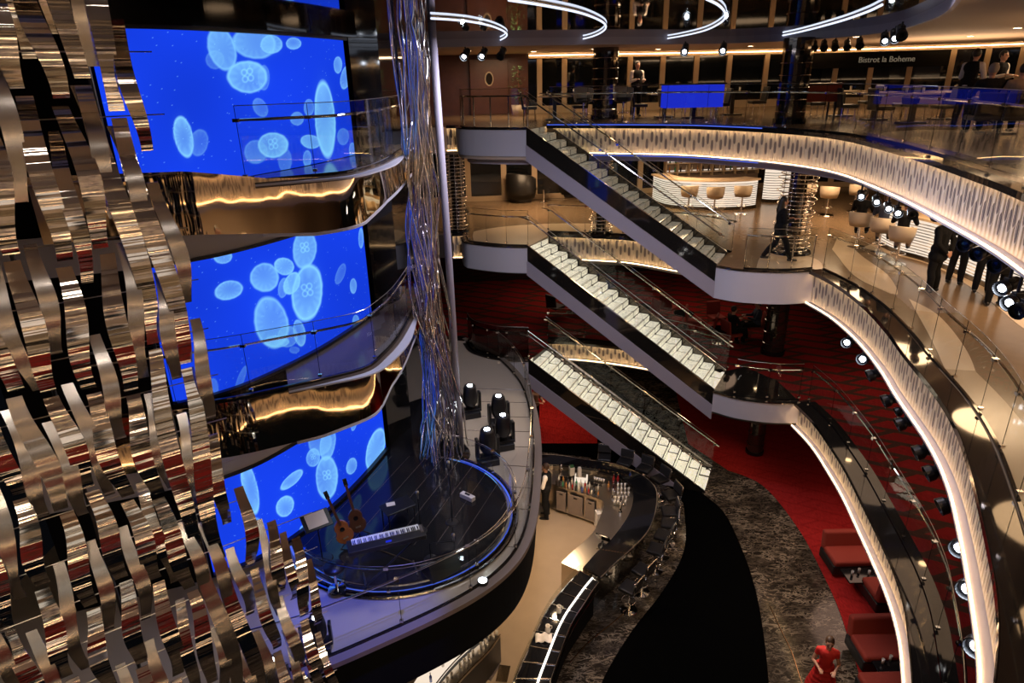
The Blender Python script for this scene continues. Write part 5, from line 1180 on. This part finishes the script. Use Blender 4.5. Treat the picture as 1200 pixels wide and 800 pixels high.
# ================================================================== TOP DECK THINGS
T3 = lambda u,y: d(u,y,0)
sg = on_wall(1031); w_,t_ = sg; tx = bpy.data.curves.new('sign_text','FONT'); tx.body = 'Bistrot la Boheme'; tx.size = .30; tx.align_x = 'CENTER'; tx.extrude = .015
to = bpy.data.objects.new('t',tx); COL.objects.link(to); dg = bpy.context.evaluated_depsgraph_get(); me = bpy.data.meshes.new_from_object(to.evaluated_get(dg)); bpy.data.objects.remove(to)
n2 = Vector((t_.y,-t_.x)); ang = math.atan2(t_.y,t_.x); base = w_+n2*.35
sr = empty('restaurant_sign', (base.x,base.y,1.45), ang, 'dark sign board with pale raised restaurant name above the top deck windows', 'sign')
MB().box((0,.05,.27),(6.4,.08,.60)).build('board','black',sr); me.materials.clear(); me.materials.append(pbr('sign_letters',(.5,.5,.42),.5,emis=(.8,.8,.65),es=.10)); so = bpy.data.objects.new('lettering',me); COL.objects.link(so); so.parent = sr; so.rotation_euler = (PI/2,0,0); so.location = (0,-.01,.17); so.scale = (.95,1,1)
for s_ in (-2.9,2.9): MB().cyl((s_,.05,.57),(s_,.05,.74),.02,8).build('hanger','black',sr)
r = empty('red_cabinet', tuple(T3(958,20.3)), 0, 'glossy red brown piano shaped cabinet standing on the top deck', 'cabinet'); MB().box((0,0,.75),(1.15,.6,.45)).build('body','wood',r,bevel=.02); MB().box((0,0,1.0),(1.2,.65,.05),rx=0).build('lid','wood',r,bevel=.01)
r.children[0].data.materials[0] = pbr('red_lacquer',(.28,.05,.03),.15)
for x_ in (-.5,.5):
    for y_ in (-.22,.22): MB().cyl((x_,y_,0),(x_,y_,.53),.03,8).build('leg','black_plastic',r)
def high_table(u, y, label):
    r = empty('dining_table', tuple(T3(u,y)), 0, label, 'table', 'dining tables on the top deck'); MB().box((0,0,.74),(1.1,.75,.04)).build('table_top','cream_floor',r,bevel=.01); MB().box((0,0,.36),(.12,.12,.72)).build('pedestal','black_plastic',r); MB().box((0,0,.02),(.6,.45,.04)).build('foot','black_plastic',r)
    p = T3(u,y); g = g0.copy(); COL.objects.link(g); g.location = (p.x-.25,p.y,.76); tag(g,'wine glass on a top deck dining table','glass','glasses on the top deck tables'); g = g0.copy(); COL.objects.link(g); g.location = (p.x+.25,p.y+.1,.76); tag(g,'wine glass on a top deck dining table','glass','glasses on the top deck tables')
k_ = 0
for u,y in ((650,23.5),(780,23.5),(815,22.8),(860,24),(990,22),(1030,20),(1075,18.5),(1112,19.6),(1172,20.4)):
    k_ += 1; high_table(u,y,'pale topped dining table on the top deck, number %s from the left'%['one','two','three','four','five','six','seven','eight','nine'][k_-1])
    for s_ in (-1,1):
        p = T3(u,y); lounge_chair((p.x+s_*.85,p.y,0), s_*-PI/2, 'black dining chair on the %s of table number %s from the left, top deck'%('left' if s_<0 else 'right',['one','two','three','four','five','six','seven','eight','nine'][k_-1]), mat='black_leather')
for u,lab in ((684,'left'),(731,'right')): tub_stool(tuple(T3(u,21.6)), .3, 'silver grey bar stool on the top deck, %s of the pair near the mirror column'%lab)
p = T3(812,21.6); r = empty('blue_counter', tuple(p), 0, 'blue glowing counter block on the top deck behind the railing', 'counter'); MB().box((0,0,.72),(1.8,.5,.66)).build('body','screen_blue',r,bevel=.01); MB().box((0,0,1.06),(1.9,.6,.04)).build('counter_top','black_gloss',r)  # no real counter: glowing block stands in for the screens' reflection in the glass
for x_ in (-.8,0,.8): MB().cyl((x_,0,0),(x_,0,.4),.03,8).build('leg','chrome',r)  # legs of the added reflection block, no real counter
# wood wall with door, oval mirror and plant
p,t_ = on_wall(573); n2 = Vector((t_.y,-t_.x)); ang = math.atan2(t_.y,t_.x); q = p+n2*.12
do = struct(MB().box((q.x,q.y,1.02),(1.5,.10,2.04),rz=ang).build('door_1','wood',bevel=.02)); q = p+n2*.19
mr = empty('oval_mirror', (q.x,q.y,1.32), ang, 'small oval mirror in a pale frame on the dark wooden door', 'mirror')
o = MB().lathe([(0,0),(.13,0),(.13,.01),(0,.01)], n=28).build('mirror_glass','black_mirror',mr); o.rotation_euler = (PI/2,0,0); o.scale = (1,1.6,1)
o = MB().tube([(.15*math.cos(a_),0,.24*math.sin(a_)) for a_ in np.linspace(0,2*PI,29)[:-1]], .025, 8, closed=True).build('mirror_frame','cream_fabric',mr)
p = d(607,26.3,0); r = empty('potted_plant', (p.x,p.y,0), 0, 'tall green potted plant beside the dark wooden door on the top deck', 'plant'); MB().lathe([(0,0),(.2,0),(.26,.4),(.22,.4),(.18,.05),(0,.05)], n=20).build('pot','cream_fabric',r,smooth=True)
rg = random.Random(2); lf = MB()
for k in range(240):
    z = rg.uniform(.45,1.75); a_ = rg.uniform(0,2*PI); rr = rg.uniform(.05,.34)*(1-abs(z-1)/1.6); c = Vector((rr*math.cos(a_),rr*math.sin(a_),z)); dx = Vector((math.cos(a_)*.11,math.sin(a_)*.11,rg.uniform(-.05,.05))); sd = Vector((-math.sin(a_),math.cos(a_),0))*.03; lf.add([c,c+dx*.5+sd,c+dx,c+dx*.5-sd],[(0,1,2,3)])
lf.build('foliage','green',r,fixn=False); MB().tube([(0,0,.3),(.02,0,1),(0,.02,1.6)],.02,6).build('stem','wood',r)
# ceiling downlights
dl = None
for i,(x,y,z) in enumerate([(x,y,2.2) for x,y in ((-1.2,23.5),(1,25.5),(3,24.5),(5.5,26),(8.5,25),(10.5,23),(12,24.5),(13.5,21),(12,17),(9.6,19.8),(15,18.5),(17,22))]+[(x,y,-.84) for x,y in ((0,24),(2.5,26.5),(6,27),(9,24),(11.5,20),(11.8,15.5),(10.6,11),(12,26.5))]+[(x,y,-4.26) for x,y in ((1,24),(5,25),(9,22),(10,17),(9.6,12.5),(8.9,9))]+[(x,-1.8,2.2) for x in (-4,-2.6,-1.2,.2,1.6,3.0)]+[(x,1.0,2.2) for x in (-4.4,-3.2,-2.0)]):
    if dl is None:
        dl = empty('ceiling_downlight',(x,y,z),0,'round recessed warm ceiling lamp','light','recessed ceiling lamps'); MB().lathe([(0,-.01),(.09,-.01),(.09,-.004),(0,-.004)],n=18).build('diffuser','lamp_warm',dl); MB().lathe([(.09,-.012),(.12,-.012),(.12,-.001),(.09,-.001)],n=18).build('bezel','chrome',dl)
    else: copy_tree(dl,(x,y,z))

# lit bottle shelves behind the far bar
a = on_wall(782)[0]; b = on_wall(893)[0]; t = (b-a); L = t.length; n2 = Vector((t.y,-t.x)).normalized(); c = (a+b)/2+n2*.35
sh = empty('bottle_shelves', (c.x,c.y,Z2), math.atan2(t.y,t.x), 'lit shelves of bottles along the wall behind the far glowing bar', 'shelves')
MB().box((0,.12,1.0),(L,.06,1.7)).build('back_panel','rimwood',sh); MB().box((0,-.02,.35),(L,.3,.7)).build('base_cabinet','rimwood',sh)
for k in range(3): MB().box((0,-.02,.85+k*.38),(L,.28,.03)).build('shelf','cream_floor',sh); MB().box((0,.08,.90+k*.38),(L,.02,.03)).build('shelf_light','lamp_warm' if False else 'counter_lit',sh)
for k in range(9): MB().box((-L/2+L*k/8,-.02,1.15),(.05,.30,.9)).build('divider','mullion',sh)
rg = random.Random(4)
for k in range(3):
    for i in range(16):
        m_ = rg.choice(['bottle_dark','bottle_amber','bottle_green','bottle_clear','bottle_dark']); x = -L/2+.2+(L-.4)*i/15; w2 = Vector((c.x,c.y))+t.normalized()*x
        place_bottle(m_, (w2.x,w2.y), Z2+.865+k*.38, '%s bottle on the lit shelves behind the far bar'%nmm[m_], 'bottles on the lit shelves, %s'%nmm[m_], .95)
p = at(566,684,Z1); r = empty('floor_spotlight', (p.x,p.y,Z1), .3, 'small bright floor spotlight at the front of the stage ring', 'spotlight'); MB().lathe([(0,0),(.10,0),(.10,.07),(.085,.09),(.08,.09),(.075,.06),(0,.06)], n=20).build('housing','black_plastic',r); MB().lathe([(0,.065),(.07,.065),(.07,.075),(0,.075)], n=18).build('lens','lamp_cool',r)  # fixture added to reproduce the white glare on the ring edge

# guests and bar of the near gallery, seen in the bronze mirror bands
src = [o for o in SC.objects if o.name in ('person.001','person.002','person.003','person.004')]
for i,(x,y,lab) in enumerate(((-1.6,-1.0,'dark clothed guest at the near gallery edge, leftmost seen in the bronze mirror'),(-.7,-1.3,'dark clothed guest at the near gallery edge, second seen in the bronze mirror'),(.5,-.9,'dark clothed guest at the near gallery edge, third seen in the bronze mirror'),(1.6,-1.2,'dark clothed guest at the near gallery edge, rightmost seen in the bronze mirror'))):
    copy_tree(src[i], (x,y,Z2), .4+i*.9, lab)
counter([(-5.5,-3.2),(-2,-3.4),(2,-3.4),(5,-3.2)][::-1], Z2, 'glowing slatted bar of the near gallery, seen only in the bronze mirror')

for u,y,rz,lab in ((1160,14.2,PI-.2,'black dining chair under the guest in the black jacket at far right'),(1196,14.0,PI-.3,'black dining chair under the guest in the taupe shirt at the right edge')):
    lounge_chair(tuple(d(u,y,0)), rz, lab, mat='black_leather')
high_table(1180,15.0,'pale topped dining table between the seated guests and the waiter at far right')
# ================================================================== LIGHT
def area(name, loc, rot, size, power, col=(1,.72,.45), sy=None, spread=None):
    d = bpy.data.lights.new(name,'AREA'); d.energy = power; d.color = col; d.size = size
    d.shape = 'DISK'
    if sy: d.shape = 'RECTANGLE'; d.size_y = sy
    if spread: d.spread = math.radians(spread)
    o = bpy.data.objects.new(name, d); COL.objects.link(o); o.location = loc; o.rotation_euler = rot; return o
WARM = (1,.66,.38)
# downlights over the decks
def sp_(name, loc, power, col=WARM, ang=110, r=.08, aim=(0,0,-1), blend=.6):
    d_ = bpy.data.lights.new(name,'SPOT'); d_.energy = power; d_.color = col; d_.spot_size = math.radians(ang); d_.spot_blend = blend; d_.shadow_soft_size = r
    o = bpy.data.objects.new(name, d_); COL.objects.link(o); o.location = loc; o.rotation_euler = Vector(aim).to_track_quat('-Z','Y').to_euler(); return o
for x,y in ((11,24),(5,25),(0,25.5),(14,17)): area('downlight',(x,y,2.1),(0,0,0),2,100,WARM)
for x,y in ((1,25),(6,24.5),(11,22)): area('downlight',(x,y,-.95),(0,0,0),2.5,190,WARM)
for x,y in ((10.5,16.5),(10.4,12.5)): area('downlight',(x,y,-.95),(0,0,0),1.6,95,WARM)
for x,y in ((8.9,9.0),(7.6,6.6)): area('downlight',(x,y,-.95),(0,0,0),1.6,42,WARM)
for x,y in ((2,25),(7,23),(10,16),(9,11)): area('downlight',(x,y,-4.4),(0,0,0),3,26,(1,.7,.5))
area('downlight',(9.5,13.5,-7.75),(0,0,0),3,45,(1,.62,.45)); area('downlight',(1.2,21.5,-7.7),(0,0,0),2,40,(1,.6,.4))
area('cove_light',(14,22,.9),(PI,0,0),4,150,(1,.66,.38)); area('cove_light',(12,12,.9),(PI,0,0),3,110,(1,.66,.38))  # unseen uplights added above the floor to brighten the ceiling, not in a cove
# lamps over the atrium
area('disc_lamp',(0.5,13,2.1),(0,0,0),2,300,(.80,.80,1)); area('disc_lamp',(4.5,11,2.1),(math.radians(-15),0,0),2,150,(.9,.85,1))
sp_('bar_lamp',(1.3,14.2,-7.7),190,(1,.70,.42),130); sp_('bar_lamp',(.9,12.2,-7.9),80,(1,.70,.42),130); sp_('bar_lamp',(.4,10.2,-7.9),70,(1,.70,.42),130)
sp_('floor_wash',(6,13.5,-7.6),90,(1,.76,.52),120); sp_('floor_wash',(5.6,17.6,-7.8),60,(1,.76,.52),110); sp_('floor_wash',(5.5,10.2,-7.8),70,(1,.76,.52),120)
sp_('stage_spot',(-1.5,8,2.0),420,(.85,.88,1),22,.1,Vector((-2.4,10.8,-6.9))-Vector((-1.5,8,2.0)))
sp_('ring_wash',(1.0,16.5,2.0),700,(1,.86,.7),24,.1,Vector((-.5,15.2,-6.9))-Vector((1,16.5,2.0)))
sp_('blue_wash',(-1.5,6.0,2.0),3500,(.08,.12,1),20,.1,Vector((-2.6,8.4,-6.9))-Vector((-1.5,6,2.0)))
sp_('landing_spot',(5,8,2.0),260,(.85,.82,1),14,.1,Vector((6.6,16.4,-3.8))-Vector((5,8,2.0)))
# lamps of the gallery the photograph was taken from
for x in (-3,-1,1,3): area('gallery_lamp',(x,-1.2,2.1),(0,0,0),.5,26,(1,.84,.68))
for x in (-4,-1,2,5): area('gallery_lamp',(x,-1.5,-.95),(0,0,0),.8,70,(1,.78,.55)); area('gallery_lamp',(x,-1.5,-4.4),(0,0,0),.8,34,(1,.75,.58))
w = bpy.data.worlds.new('night'); w.use_nodes = True; w.node_tree.nodes['Background'].inputs[0].default_value = (.5,.55,.7,1); w.node_tree.nodes['Background'].inputs[1].default_value = .004; SC.world = w
SC.view_settings.view_transform = 'Standard'; SC.view_settings.look = 'None'; SC.view_settings.gamma = 1; SC.view_settings.exposure = 0; SC.view_settings.use_curve_mapping = False
SC.cycles.transparent_max_bounces = 32; SC.cycles.max_bounces = 8; SC.cycles.glossy_bounces = 5; SC.cycles.diffuse_bounces = 3; SC.cycles.sample_clamp_indirect = 4; SC.cycles.caustics_reflective = False; SC.cycles.caustics_refractive = False; SC.cycles.blur_glossy = .3
